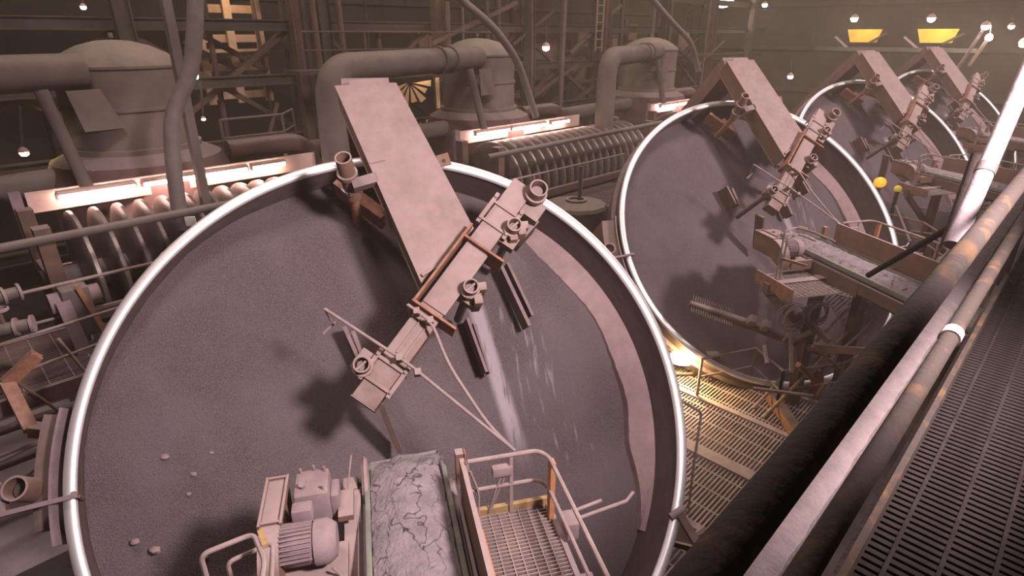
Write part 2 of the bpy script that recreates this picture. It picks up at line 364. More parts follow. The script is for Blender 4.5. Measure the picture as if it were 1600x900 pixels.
def make_bridge():
    root = empty('scraper_bridge')
    TL, TR, BR, BL = (-0.47,4.27), (0.31,4.30), (1.05,2.18), (0.33,1.53)
    # girder: top plate, webs, bottom plate
    g = MB().prism([TL,(0.14,4.28),(0.14,4.35),(-0.30,4.35),(-0.30,4.27)][:1] + [BL, BR, TR, (0.17,4.30), (0.14,4.37), (-0.28,4.34), (-0.29,4.28)], 0.985, 1.01)
    g.build('girder_top_plate', m_plate, root)
    def inset(p, q, t): 
        d = (Vector(q)-Vector(p)).normalized(); return Vector((-d.y, d.x))*t
    b = MB().bar((TL[0]+0.03,TL[1]-0.02,0.78),(BL[0]+0.03,BL[1]+0.01,0.78),0.03,0.41); b.build('girder_web', m_plate, root)
    b = MB().bar((TR[0]-0.03,TR[1]-0.02,0.78),(BR[0]-0.03,BR[1]+0.01,0.78),0.03,0.41); b.build('girder_web', m_plate, root)
    b = MB().prism([TL, BL, BR, TR], 0.55, 0.575); b.build('girder_bottom_plate', m_plate, root)
    b = MB().bar((0.345,1.62,1.03),(0.53,1.72,1.03),0.035,0.05); b.build('lifting_lug', m_plate, root)
    b = MB().bar((-0.13,3.15,1.014),(0.06,3.19,1.014),0.03,0.012); b.build('weld_strip', m_plate, root)
    for (x, y, z) in ((-0.33,2.93,0.82),(0.82,3.22,0.86)):
        b = MB().bar((x-0.09,y-0.02,z),(x+0.07,y+0.02,z),0.16,0.03,(0,-0.4,1)); o = b.build('bracket', m_plate, root)
        MB().tube([(x-0.01,y-0.012,z+0.0),(x-0.01,y-0.02,z+0.03)],0.022,10).build('bolt', m_dark, o)
    # support leg running back over the rim
    b = MB().bar((-0.08,4.33,0.80),(-0.08,4.33,-3.2),0.62,0.40,(0,1,0)); b.build('support_leg', m_steel, root)
    it = Matrix.Rotation(-TILT, 3, 'X')
    foot = Vector((-0.08,4.33,-3.0)); fw = Matrix.Rotation(TILT,3,'X') @ foot; fw.z = -(ZC-4.5217); 
    b = MB().bar(foot, it @ fw, 0.55, 0.5, (1,0,0)); b.build('support_column', m_steel, root)
    # crosswise box beam
    d = Vector((1.75+0.45, 2.69-0.23, 0)).normalized(); n = Vector((d.y,-d.x,0)); s0 = Vector((-0.445,0.225,0)); Ln = 3.31
    def Q(t, s, z): p = s0 + d*t + n*s; return (p.x, p.y, z)
    b = MB().bar(Q(0,0,0.985), Q(Ln,0,0.985), 0.30, 0.25); b.build('cross_beam', m_plate, root, bevel=0.012)
    MB().bar(Q(-0.012,0,0.985), Q(0.0,0,0.985), 0.31, 0.26).build('end_plate', m_plate, root)
    MB().bar(Q(1.30,0.01,1.12), Q(2.20,0.01,1.12), 0.31, 0.03).build('cover_plate', m_plate, root)
    for t in (1.23, 2.24): 
        MB().bar(Q(t,-0.24,1.0), Q(t,0.36,1.0), 0.03, 0.40).build('flange_plate', m_rust, root)
    MB().bar(Q(1.23,-0.22,1.02), Q(2.42,-0.22,1.02), 0.03, 0.36).build('joint_plate', m_rust, root)
    for t in (0.24, 0.50, 2.58, 2.86):
        o = MB().bar(Q(t,-0.19,1.125), Q(t,0.19,1.125), 0.035, 0.035).build('clamp_strap', m_plate, root)
    for t0, t1, s in ((0.18,0.58,-0.185),(0.18,0.58,0.185),(2.50,2.98,-0.19),(2.50,2.98,0.19)):
        MB().bar(Q(t0,s,1.12), Q(t1,s,1.12), 0.05, 0.06).build('clamp_bar', m_plate, root)
        for t in (t0+0.06, t1-0.07): MB().tube([Q(t,s,0.84), Q(t,s,1.18)], 0.018, 8).build('bolt', m_plate, root)
    for s in (-0.03, 0.07): MB().bar(Q(0.64,s,1.122), Q(1.15,s,1.122), 0.018, 0.02).build('cable_channel', m_plate, root)
    # scrapers and their ploughs
    def br(t, s0_, s1_, z=1.0): MB().bar(Q(t,s0_,z), Q(t,s1_,z), 0.26, 0.14).build('scraper_bracket', m_plate, root)
    br(0.36,-0.15,-0.36,1.02); br(1.72,0.15,0.36,0.98); br(2.62,0.15,0.36,0.98); br(3.12,0.15,0.40,0.98)
    sleeve(root, -0.42, 0.61, 1.30, 0.92, blade=[((-0.50,0.90,-0.28),(-0.66,1.38,-0.22),0.05,0.4),((-0.43,0.85,-0.2),(-0.55,1.30,-0.15),0.05,0.3)])
    sleeve(root, 0.87, 1.36, 1.30, 0.92, blade=[((1.00,1.36,-0.42),(1.17,0.58,-0.46),0.04,0.35),((1.08,1.28,-0.40),(1.22,0.56,-0.46),0.03,0.3)])
    sleeve(root, 1.50, 2.08, 1.30, 0.92, blade=[((1.58,2.12,-0.40),(1.88,1.16,-0.46),0.05,0.35),((1.68,2.10,-0.32),(1.94,1.30,-0.40),0.04,0.3)])
    sleeve(root, 1.87, 2.52, 1.34, 0.90, slot=False, r=0.115, blade=[((1.95,2.45,-0.45),(2.25,2.72,-0.45),0.06,0.5)])
    sleeve(root, -0.37, 2.93, 1.26, 0.55, m=m_plate, slot=False, r=0.10, lean=(-0.06,0.17), bm=m_rust, blade=[((-0.62,3.42,-0.15),(-0.02,2.84,-0.15),0.08,0.4),((-0.34,3.18,0.05),(-0.03,2.92,-0.02),0.16,0.06)])
    MB().bar((-0.36,2.88,0.95),(-0.05,2.96,0.95),0.13,0.12).build('scraper_bracket', m_steel, root)
    MB().bar((-0.30,0.33,0.40),(-0.13,-0.24,-0.25),0.06,0.25).build('centre_plough', m_steel, root)
    for tx in ((0.86,1.30),(0.95,1.22),(1.02,1.38),(1.50,1.98),(1.60,2.02),(1.66,2.12)):
        MB().box((tx[0]-0.05,tx[1]-0.05,0.80),(tx[0]+0.05,tx[1]+0.05,1.18+0.05*math.sin(tx[0]*40))).build('guide_block', m_plate, root, bevel=0.008)
    # spray water pipes
    MB().tube(fillet([(-0.76,1.27,1.26),(0.05,0.58,1.26),(0.48,0.12,1.30),(1.08,-0.52,1.34)],0.15),0.018,8).build('spray_pipe', m_rail, root)
    MB().tube(fillet([(0.13,1.22,1.28),(0.37,1.00,1.28),(0.50,0.48,1.30),(0.83,-0.20,1.32),(1.08,-0.52,1.32)],0.2),0.018,8).build('spray_pipe', m_rail, root)
    MB().tube([(-0.76,1.27,1.26),(-0.72,1.18,1.02)],0.010,6).build('drop_pipe', m_rail, root)
    MB().tube([(-0.82,1.06,0.98),(-0.68,1.16,1.04)],0.017,8).build('spray_nozzle', m_rail, root)
    MB().tube([(0.13,1.22,1.28),(0.15,1.14,1.08)],0.012,6).build('drop_pipe', m_rail, root)
    for x, y in ((-0.02,0.64),(0.16,0.46),(0.22,1.14),(0.36,1.02)): MB().box((x-0.035,y-0.035,1.11),(x+0.035,y+0.035,1.30)).build('pipe_clip', m_plate, root)
    return root
def make_guard():
    root = empty('rim_scraper')
    b = MB().lathe([(R+0.14,-1.0),(R+0.14,0.05),(R+0.17,0.05),(R+0.17,-1.0)], 16, math.radians(169), math.radians(191), closed=True); b.build('rim_guard_plate', m_dust, root)
    b = MB().lathe([(R+0.17,-0.9),(R+0.17,-0.05),(R+0.42,-0.16),(R+0.42,-0.9)], 14, math.radians(170), math.radians(188), closed=True); b.build('guard_casing', m_plate, root)
    MB().bar((-4.32,-0.33,0.10),(-3.60,-0.25,0.06),0.05,0.10).build('scraper_arm', m_steel, root)
    s = MB().pipe((-4.16,-0.13,-0.30),(-4.19,-0.08,0.15),0.135,0.110,20).build('scraper_sleeve', m_plate, root)
    MB().tube([(-4.16,-0.13,-0.28),(-4.18,-0.10,0.02)],0.09,12).build('scraper_rod', m_dark, s)
    MB().bar((-4.30,-0.33,0.06),(-4.38,0.0,0.02),0.05,0.08).build('arm_bracket', m_steel, root)
    MB().bar((-3.66,-0.27,-0.12),(-3.63,-0.24,0.08),0.10,0.03).build('scraper_blade', m_steel, root)
    return root

# ------------------------------------------------------------------ feed conveyor with drive, in an upright frame turned with the pan
def make_conveyor():
    root = empty('feed_conveyor')
    z = 0.24
    b = MB(); y0, y1 = -0.98, -7.2
    hp = [(y0+0.17*math.sin(a), z-0.17+0.17*math.cos(a)) for a in [math.pi*i/8 for i in range(9)]]
    prof = [(y1, z)] + hp + [(y1, z-0.34)]
    vs = []; 
    for x in (-0.46, 0.31): vs += [(x, y, zz) for y, zz in prof]
    n = len(prof); b.add(vs, [(i, i+1, n+i+1, n+i) for i in range(n-1)]); 
    b2 = MB().add([(x, y, zz-0.012) for x, y, zz in vs], [(i, i+1, n+i+1, n+i) for i in range(n-1)])
    o = b.build('belt', m_belt, root)
    MB().tube([(-0.50,y0,z-0.175),(0.36,y0,z-0.175)],0.155,24).build('head_pulley', m_dark, root)
    MB().tube([(-0.72,y0-0.02,z-0.175),(-0.46,y0-0.02,z-0.175)],0.045,12).build('pulley_shaft', m_steel, root)
    # pulley flange on the drive side
    M = Matrix.Translation((-0.49,y0-0.22,z-0.10)) @ Matrix.Rotation(math.pi/2, 4, 'Y')
    MB().lathe([(0.001,-0.03),(0.30,-0.03),(0.33,0.0),(0.30,0.03),(0.001,0.03)], 32, M=M).build('pulley_flange', m_crust, root)
    for sx, x in ((-1,-0.47),(1,0.325)):
        MB().bar((x, y0-0.18, z+0.035), (x, y1, z+0.035), 0.05, 0.10).build('skirt_strip', m_belt, root, bevel=0.01)
        MB().bar((x+sx*0.06, y0-0.35, z-0.15), (x+sx*0.06, y1, z-0.15), 0.07, 0.22).build('side_channel', m_steel, root)
    o = MB().bar((0.46,y0-0.72,z+0.20),(0.46,y1+2.0,z+0.20),0.045,0.62); o.build('side_plate', m_plate, root)
    MB().bar((0.44,y0-0.38,z+0.12),(0.52,y0-0.38,z+0.12),0.10,0.40).build('side_post', m_plate, root)
    MB().bar((0.535,y0-0.38,z+0.12),(0.545,y0-0.38,z+0.12),0.09,0.38).build('post_face', m_orange, root)
    MB().bar((0.49,y0-1.62,z+0.20),(0.495,y0-2.3,z+0.20),0.012,0.56).build('orange_panel', m_orange, root)
    MB().bar((0.405,y0-0.9,z+0.0),(0.405,y0-2.4,z+0.0),0.03,0.18).build('inner_strip', m_steel, root)
    for k in range(6): 
        y = y0-0.9-k*0.95
        MB().tube([(-0.44,y,z-0.09),(0.29,y,z-0.09)],0.055,12).build('idler_roller', m_dark, root)
    # drive: guard, gearbox, motor
    g = MB().prism([(-1.36,-2.02),(-1.36,-1.40),(-1.19,-1.40),(-1.19,-2.02)], 0.22, 0.62); g.build('chain_guard', m_plate, root, bevel=0.01)
    g = MB()
    pr = arc((0,-2.02,0.22), 0.40, math.pi/2, math.pi*1.12, (0,1,0), (0,0,1), 8)
    pts = [(p.y, p.z) for p in pr]; vs = []
    for x in (-1.36,-1.19): vs += [(x, y, zz) for y, zz in pts] + [(x, -2.02, 0.22)]
    nn = len(pts)+1; g.add(vs, [tuple(range(nn)), tuple(range(2*nn-1, nn-1, -1))] + [(i,(i+1)%nn,nn+(i+1)%nn,nn+i) for i in range(nn)])
    g.build('chain_guard_nose', m_plate, root)
    for x in (-1.365,-1.185): MB().bar((x,-1.40,0.63),(x,-2.03,0.63),0.025,0.03).build('guard_edge', m_plate, root)
    for y in (-1.42,-2.0): MB().bar((-1.36,y,0.63),(-1.19,y,0.63),0.025,0.03).build('guard_edge', m_plate, root)
    gb = MB().box((-1.12,-1.72,0.10),(-0.80,-1.34,0.62)).build('gearbox', m_dust, root, bevel=0.05)
    MB().tube([(-1.04,-1.58,0.60),(-1.04,-1.60,0.66)],0.03,12).build('filler_cap', m_dust, gb)
    for x, y in ((-1.07,-1.38),(-0.95,-1.36),(-0.85,-1.40),(-0.85,-1.66)): MB().tube([(x,y,0.58),(x,y,0.665)],0.014,8).build('bolt', m_dust, gb)
    MB().box((-0.80,-1.66,0.22),(-0.72,-1.42,0.52)).build('gearbox_flange', m_dust, gb, bevel=0.02)
    mo = MB(); M = Matrix.Translation((-0.97,-2.10,0.42)) @ Matrix.Rotation(math.pi/2, 4, 'Y')
    mo.lathe([(0.001,-0.25),(0.12,-0.25),(0.165,-0.20),(0.175,-0.10),(0.175,0.05),(0.195,0.055),(0.195,0.16),(0.17,0.20),(0.14,0.24),(0.001,0.24)], 28, M=M)
    mo = mo.build('motor', m_dust, root)
    for k in range(16):
        a = math.pi*(0.02+0.96*k/15); cy, cz = math.cos(a), math.sin(a)
        MB().bar((-1.19,-2.10+cy*0.185,0.42+cz*0.185),(-0.93,-2.10+cy*0.185,0.42+cz*0.185),0.012,0.028,(0,cy,cz)).build('cooling_fin', m_dust, mo)
    MB().box((-1.10,-2.00,0.56),(-0.92,-1.86,0.70)).build('terminal_box', m_dust, mo, bevel=0.03)
    MB().box((-1.20,-2.40,0.12),(-0.66,-1.92,0.20)).build('motor_base', m_plate, root)
    MB().bar((-1.14,-2.41,0.16),(-0.66,-2.41,0.16),0.03,0.20).build('base_channel', m_plate, root)
    MB().bar((-0.62,-1.35,0.25),(-0.62,-2.3,0.02),0.16,0.08).build('bearing_stand', m_plate, root)
    MB().box((-0.72,-1.36,0.10),(-0.56,-1.16,0.30)).build('bearing_block', m_plate, root, bevel=0.03)
    MB().prism([(-0.74,-1.78),(-0.74,-1.42),(-0.60,-1.42),(-0.60,-1.78)],0.30,0.36).build('hinged_cover', m_plate, root)
    MB().bar((-0.55,-1.5,0.05),(-0.55,-3.6,0.05),0.05,0.30).build('frame_plate', m_steel, root)
    MB().tube(fillet([(-0.66,-1.40,0.34),(-0.62,-1.30,0.52),(-0.60,-1.18,0.58)],0.05),0.008,6).build('grease_line', m_rail, root)
    MB().tube(fillet([(-0.78,-2.3,0.3),(-0.66,-2.35,0.14),(-0.68,-1.8,0.1),(-0.62,-1.6,0.2)],0.1),0.012,6).build('motor_cable', m_rail, root)
    # support frame down to the ground
    zb = -(ZC-4.5217)
    for y in (-2.7,-5.6):
        for x in (-0.62,0.52): MB().bar((x,y,zb),(x,y,z-0.25),0.20,0.20,(0,1,0)).build('support_column', m_steel, root)
        MB().bar((-1.9,y,z-0.38),(1.5,y,z-0.38),0.18,0.22).build('cross_beam', m_steel, root)
    MB().bar((-0.62,-2.7,z-1.9),(-0.62,-5.6,z-0.5),0.10,0.14).build('brace', m_steel, root)
    MB().bar((-1.8,-2.7,z-0.5),(-0.7,-2.7,z-1.5),0.14,0.14,(0,1,0)).build('brace', m_steel, root)
    return root
def make_load():
    b = MB(); nx, ny = 12, 90; y0, y1 = -0.93, -7.2; rnd = random.Random(11); vs = []; fs = []
    for j in range(ny+1):
        t = j/ny; y = y0+(y1-y0)*t
        for i in range(nx+1):
            s = i/nx*2-1; x = -0.075 + s*0.365; 
            e = min(1.0, t*26); h = 0.13*(1-s*s*0.75)*(0.35+0.65*e)
            vs.append((x + rnd.uniform(-.008,.008), y + (rnd.uniform(-.05,.05) if j else rnd.uniform(-.05,.05)), 0.25 + h + rnd.uniform(-.018,.018) - (0.06*(1-e))))
    for j in range(ny):
        for i in range(nx): p = j*(nx+1)+i; fs.append((p, p+1, p+nx+2, p+nx+1))
    # sides
    o = len(vs); edge = [j*(nx+1) for j in range(ny+1)]; edge2 = [j*(nx+1)+nx for j in range(ny+1)]
    for e in edge+edge2: x, y, z = vs[e]; vs.append((x, y, 0.242))
    for j in range(ny):
        fs.append((edge[j], edge[j+1], o+j+1, o+j)); fs.append((edge2[j], o+ny+1+j, o+ny+2+j, edge2[j+1]))
    fs.append(tuple(range(0, nx+1)) + (o+ny+1, o))
    b.add(vs, fs); o = b.build('ore_load', m_ore)
    # open cracks where the filter cake breaks up
    return o
def crack_load():
    pass

def railing(name, pts, h, label, m=m_rail, r=0.024, mids=(0.5,), posts=None, parent=None, rot=None, fil=0.0, pm=None):
    root = empty(name) if parent is None else parent
    pts = [Vector(p) for p in pts]
    up = lambda f: [p+Vector((0,0,h*f)) for p in pts]
    top = up(1.0); top = fillet(top, fil) if fil else top
    MB().tube(top, r, 8).build('top_rail', m, root)
    for f in mids:
        q = up(f); q = fillet(q, fil) if fil else q
        MB().tube(q, r*0.85, 8).build('mid_rail', m, root)
    for i, p in enumerate(posts if posts is not None else pts):
        p = Vector(p); MB().bar(p, p+Vector((0,0,h)), r*1.8, r*1.8, (0,1,0)).build('post', pm or m, root)
    if parent is None: tag(root, label, 'railing')
    return root
def grating(root, x0, x1, y0, y1, z, px, py, t=0.008, m=m_rail, name='grating_bars', hgt=0.03):
    b = MB(); n = int((y1-y0)/py)
    for i in range(n+1): y = y0+(y1-y0)*i/n; b.box((x0,y-t/2,z-hgt),(x1,y+t/2,z))
    n = int((x1-x0)/px)
    for i in range(n+1): x = x0+(x1-x0)*i/n; b.box((x-t/2,y0,z-hgt*0.6),(x+t/2,y1,z+0.002))
    o = b.build(name, m, root, smooth=False); o['kind'] = 'stuff'; return o
def make_platform():                                   # right of the belt
    root = empty('access_platform'); zp = 0.06
    grating(root, 0.60, 1.30, -3.9, -1.80, zp, 0.10, 0.042, 0.012, m_rail)
    for x in (0.575, 1.325): MB().bar((x,-1.75,zp-0.03),(x,-3.9,zp-0.03),0.05,0.10).build('side_angle', m_steel, root)
    MB().bar((0.55,-1.77,zp+0.02),(1.35,-1.77,zp+0.02),0.05,0.12).build('toe_board', m_yel, root)
    P = [(0.52,-3.9,zp),(0.52,-1.80,zp),(1.22,-1.80,zp),(1.30,-2.0,zp),(1.30,-3.9,zp)]
    top = [(0.50,-1.80,zp+0.72),(1.20,-1.80,zp+0.72),(1.28,-1.92,zp+0.72),(1.32,-4.1,zp+0.72)]
    MB().tube(fillet(top,0.16),0.022,8).build('top_rail', m_rail, root)
    MB().tube(fillet([(p[0],p[1],zp+0.36) for p in top],0.16),0.020,8).build('mid_rail', m_rail, root)
    MB().bar((0.50,-1.80,zp),(0.50,-1.80,zp+0.72),0.03,0.03,(0,1,0)).build('post', m_rail, root)
    MB().bar((0.93,-1.80,zp),(0.93,-1.80,zp+0.72),0.035,0.03,(0,1,0)).build('post', m_rail, root)
    MB().bar((1.30,-1.96,zp),(1.30,-1.96,zp+0.70),0.09,0.05,(1,0,0)).build('post', m_orange, root)
    MB().bar((1.31,-3.4,zp),(1.31,-3.4,zp+0.72),0.05,0.05,(0,1,0)).build('post', m_rail, root)
    jb = MB().box((0.74,-1.84,zp+0.50),(0.94,-1.76,zp+0.60)).build('junction_box', m_dust, root, bevel=0.01)
    MB().tube(fillet([(0.84,-1.80,zp+0.50),(0.76,-1.82,zp+0.3),(0.70,-1.80,zp+0.05)],0.1),0.012,6).build('cable', m_rail, root)
    MB().tube(fillet([(0.88,-1.80,zp+0.50),(0.80,-1.80,zp+0.3),(0.72,-1.78,zp+0.05)],0.1),0.012,6).build('cable', m_rail, root)
    MB().tube(fillet([(0.52,-1.82,zp+0.62),(0.60,-1.84,zp+0.35),(0.58,-1.86,zp+0.05)],0.1),0.012,6).build('cable', m_rail, root)
    MB().box((1.34,-2.36,zp+0.06),(1.46,-2.16,zp+0.26)).build('nozzle_box', m_dust, root, bevel=0.02)
    MB().tube([(1.40,-2.22,zp+0.16),(2.05,-2.10,zp+0.16),(2.15,-2.04,zp+0.2)],0.018,8).build('spray_lance', m_rail, root)
    MB().tube([(1.40,-2.14,zp+0.18),(1.80,-2.05,zp+0.18)],0.018,8).build('spray_lance', m_rail, root)
    # left of the drive: small platform and rails
    o = grating(root, -1.80, -0.72, -3.4, -2.32, -0.05, 0.10, 0.05, 0.012, m_rail)
    MB().bar((-1.82,-2.32,-0.10),(-0.70,-2.32,-0.10),0.06,0.16).build('edge_channel', m_rust, root)
    MB().bar((-1.84,-2.30,-0.02),(-1.84,-3.4,-0.02),0.04,0.26).build('edge_channel', m_rust, root)
    MB().tube(fillet([(-1.62,-2.62,-0.05),(-1.62,-2.62,1.02),(-1.27,-2.50,1.02),(-1.15,-2.80,1.02),(-1.15,-3.4,1.02)],0.07),0.020,8).build('hoop_rail', m_rail, root)
    MB().tube(fillet([(-1.48,-2.56,-0.05),(-1.48,-2.56,0.84),(-1.16,-2.46,0.86),(-1.12,-2.9,0.86)],0.06),0.018,8).build('hoop_rail', m_rail, root)
    MB().bar((-1.62,-2.62,0.45),(-1.30,-3.0,0.40),0.03,0.05).build('rail_brace', m_rust, root)
    MB().bar((-1.22,-2.50,1.035),(-1.16,-2.66,1.035),0.044,0.03).build('worn_rail_end', m_yel, root)
    return root

pans, beds, bridges, guards, convs, loads, plats = [], [], [], [], [], [], []
mk = (make_pan(), make_bed(), make_bridge(), make_guard(), make_conveyor(), make_load(), make_platform())
TXT = {
 0: ['huge tilted steel pelletizing pan filling the foreground, bright polished rim', 'dark grey ore bed in the nearest pan, with pale water streaks', 'pink dusty girder and slanted scraper beam over the nearest pan', 'rim scraper with pipe sleeve clamped left of the nearest pan', 'dusty feed conveyor with motor and gearbox in front of nearest pan', 'cracked grey ore heaped on the foreground conveyor belt', 'grating platform with bent handrails beside the foreground conveyor belt'],
 1: ['second tilted pelletizing pan, right of centre, above the warm floodlight', 'dark ore bed in the second pan, behind its cluttered conveyor frame', 'dusty box girder with rust-brown side over the second pan', 'rim scraper and guard at the left rim of the second pan', 'feed conveyor with drive in front of the second pan', 'grey ore lying on the belt in front of the second pan', 'railed platform with orange toe plates in front of the second pan'],
 2: ['third tilted pelletizing pan in the row, upper right', 'ore bed in the third pan of the row', 'dusty girder with rust side over the third pan', 'rim scraper at the left rim of the third pan', 'feed conveyor in front of the third pan, partly behind second rim', 'grey ore on the belt in front of the third pan', 'railed platform in front of the third pan'],
 3: ['farthest and smallest pelletizing pan, at the upper right', 'ore bed in the farthest pan', 'dusty girder over the farthest pan under the end-wall lamps', 'rim scraper at the left rim of the farthest pan', 'feed conveyor in front of the farthest pan', 'grey ore on the belt in front of the farthest pan', 'railed platform in front of the farthest pan']}
CATS = ['pelletizer', 'ore', 'girder', 'scraper', 'conveyor', 'ore', 'platform']
GRP = ['row of pelletizing pans', 'ore beds in the pans', 'scraper bridges over the pans', 'rim scrapers', 'feed conveyors', 'ore on the feed belts', 'conveyor platforms']
for k in range(4):
    c = D0 + LV*STEP*k
    for j, src in enumerate(mk):
        o = src if k == 0 else copy_tree(src)
        o.location = c; o.rotation_euler = (TILT, 0, PHI) if j < 4 else (0, 0, PHI)
        tag(o, TXT[k][j], CATS[j], GRP[j], 'stuff' if j in (1, 5) else None)
RP = (Matrix.Translation(D0) @ Matrix.Rotation(PHI, 4, 'Z') @ Matrix.Rotation(TILT, 4, 'X'))
RC = (Matrix.Translation(D0) @ Matrix.Rotation(PHI, 4, 'Z'))
def PW(k, u, v, w): return RP @ Vector((u, v, w)) + LV*STEP*k      # pan frame -> world
def CW(k, x, y, z): return RC @ Vector((x, y, z)) + LV*STEP*k      # conveyor frame -> world

# ------------------------------------------------------------------ foreground walkway
DECK = ZC - 1.75
def rowbox(b, A0, A1, L0, L1, z0, z1):
    return b.hexa([G(A0,L0,z0),G(A1,L0,z0),G(A1,L1,z0),G(A0,L1,z0),G(A0,L0,z1),G(A1,L0,z1),G(A1,L1,z1),G(A0,L1,z1)])
wk = empty('walkway', G(0,0,DECK)); wk.rotation_euler = (0,0,ROWANG)
# local frame: x along the row, y = away from the hall side (towards the filters), z up
def wbox(x0, x1, y0, y1, z0, z1): return MB().box((x0,y0,z0),(x1,y1,z1))
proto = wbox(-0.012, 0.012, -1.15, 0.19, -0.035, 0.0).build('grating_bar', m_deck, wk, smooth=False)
NB = 150
for i in range(NB):
    o = proto if i == 0 else proto.copy()
    if i: C.objects.link(o); o.parent = wk
    o.location = (0.35+0.04*i, 0, 0)
b = MB()
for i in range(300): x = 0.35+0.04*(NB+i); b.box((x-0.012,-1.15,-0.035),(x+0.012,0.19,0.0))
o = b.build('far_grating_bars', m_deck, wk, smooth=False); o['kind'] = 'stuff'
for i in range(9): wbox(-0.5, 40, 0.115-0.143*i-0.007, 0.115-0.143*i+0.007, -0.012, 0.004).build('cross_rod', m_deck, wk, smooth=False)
wbox(-0.5,40,0.19,0.215,-0.10,0.09).build('kick_plate', m_rub, wk)
wbox(-0.5,40,0.215,0.245,-0.14,-0.02).build('kick_angle', m_string, wk)
b = MB(); 
rnd = random.Random(5); n = 160; vs = []
for i in range(n+1):
    x = -0.5 + 12.0*i/n
    for y, zz in ((0.365,-0.10),(0.375,0.0),(0.43,0.022),(0.52,0.026),(0.62,0.0),(0.63,-0.2)): vs.append((x, y+rnd.uniform(-.004,.004), zz+rnd.uniform(-.004,.004)))
b.add(vs, [(i*6+k,(i+1)*6+k,(i+1)*6+k+1,i*6+k+1) for i in range(n) for k in range(5)]); b.build('stringer', m_string, wk)
wbox(11.5,40,0.37,0.62,-0.2,0.01).build('stringer', m_string, wk)
wbox(-0.5,40,-1.22,-1.15,-0.2,0.02).build('stringer', m_rub, wk)
tag(wk, 'shade-darkened steel grating walkway along the right edge, with dusty stringer', 'walkway')
hr = empty('handrail', G(0,0,DECK)); hr.rotation_euler = (0,0,ROWANG)
MB().tube([(-0.6,0.207,1.10),(0.8,0.207,1.10),(6,0.207,1.10),(40,0.207,1.10)],0.0345,24).build('top_rail', m_rub, hr)
MB().tube([(-0.6,0.216,0.55),(2.9,0.216,0.55)],0.034,20).build('mid_rail', m_rub, hr)
MB().tube([(2.9,0.216,0.55),(2.98,0.216,0.55)],0.042,20).build('rail_coupling', m_rail, hr)
MB().tube([(2.98,0.216,0.55),(40,0.216,0.55)],0.034,20).build('mid_rail', m_rub, hr)
for x in (-0.35, 5.6, 8.0, 10.5, 13, 16): MB().tube([(x,0.225,-0.1),(x,0.225,1.10)],0.03,14).build('post', m_rub, hr)
tag(hr, 'thick worn pipe handrail slanting through the right foreground', 'railing')
pr = empty('brace_post', G(-0.36,3.45,ZC-0.95))
def post(l): return G(-0.36, l, ZC-0.82+(l-3.58)*0.98) - pr.location
MB().tube([post(3.45),post(3.72),post(4.6)],0.042,16).build('post_pipe', m_white, pr)
MB().tube([post(3.76),post(3.80)],0.046,16).build('peeled_joint', m_dark, pr)
tag(pr, 'pale slanting post with peeling paint behind the foreground handrail', 'post')
db = empty('dark_brace', G(-0.46,4.13,7.95))
MB().tube([G(-0.45,4.10,7.85)-db.location,G(-0.45,4.16,8.10)-db.location,G(-0.45,4.22,8.38)-db.location],0.042,12).build('brace_pipe', m_rub, db)
MB().tube([G(-0.46,4.15,7.98)-db.location,G(-0.9,4.55,7.42)-db.location],0.02,10).build('brace_arm', m_rub, db)
tag(db, 'dark bent brace beside the pale post behind the handrail', 'brace')

# ------------------------------------------------------------------ disc filters, their lights, receivers and ducts
FL0 = 1.75
def make_filter():
    root = empty('disc_filter'); AX = 4.70
    MB().tube([(-0.6,0,AX),(8.0,0,AX)],0.30,20).build('shaft', m_dark, root)
    prof = [(0.3,0.13),(1.0,0.085),(1.24,0.05),(1.26,0.03),(1.26,-0.03),(1.24,-0.05),(1.0,-0.085),(0.3,-0.13)]
    Mx = Matrix.Rotation(math.pi/2, 4, 'Y')
    disc = MB().lathe(prof, 40, M=Mx).build('filter_disc', m_fdisc, root)
    ring = MB().lathe([(1.24,0.05),(1.29,0.03),(1.29,-0.03),(1.24,-0.05)], 48, M=Mx, closed=True).build('disc_edge', m_fring, disc)
    for i in range(18):
        if i == 0: o, g = disc, ring
        else:
            o = disc.copy(); C.objects.link(o); o.parent = root; g = ring.copy(); C.objects.link(g); g.parent = o
        o.location = (0.12+0.40*i, 0, AX)
    b = MB(); t = []
    for i in range(13): a = math.pi*(1+i/12); t.append((1.45*math.cos(a), AX-0.15+1.45*math.sin(a)))
    vs = []
    for x in (-0.25, 7.4): vs += [(x, y, z) for y, z in t]
    b.add(vs, [(i,i+1,14+i,13+i) for i in range(12)] + [tuple(range(13)), tuple(range(13,26))]); b.build('trough', m_trough, root)
    for y in (-1.5, 1.5): MB().box((-0.3,y-0.06,AX-0.30),(7.45,y+0.06,AX-0.10)).build('trough_lip', m_trough, root)
    for x in (-0.45, 7.6):
        MB().box((x-0.12,-0.95,0.8),(x+0.12,-0.65,AX+1.3)).build('end_post', m_steel, root)
        MB().box((x-0.12,0.65,0.8),(x+0.12,0.95,AX+1.3)).build('end_post', m_steel, root)
        MB().box((x-0.10,-0.65,AX-0.4),(x+0.10,0.65,AX+0.35)).build('bearing_plate', m_steel, root)
    MB().tube([(8.0,0,AX),(8.25,0,AX)],0.36,20).build('end_cap', m_steel, root)
    for x in (0.5, 2.5, 4.5, 6.7): MB().bar((x,-1.2,0.6),(x,-1.2,AX-1.0),0.15,0.2,(0,1,0)).build('trough_leg', m_steel, root)
    MB().tube([(-1.4,-1.38,5.92),(7.5,-1.38,6.0)],0.075,12).build('wash_pipe', m_pipe, root)
    MB().bar((-0.35,1.02,6.05),(5.6,1.02,6.05),0.05,0.40,(0,0,1)).build('light_backing', m_fix, root)
    MB().bar((-0.5,1.0,5.4),(-0.5,1.0,6.3),0.18,0.12,(0,1,0)).build('end_frame', m_dust, root)
    return root
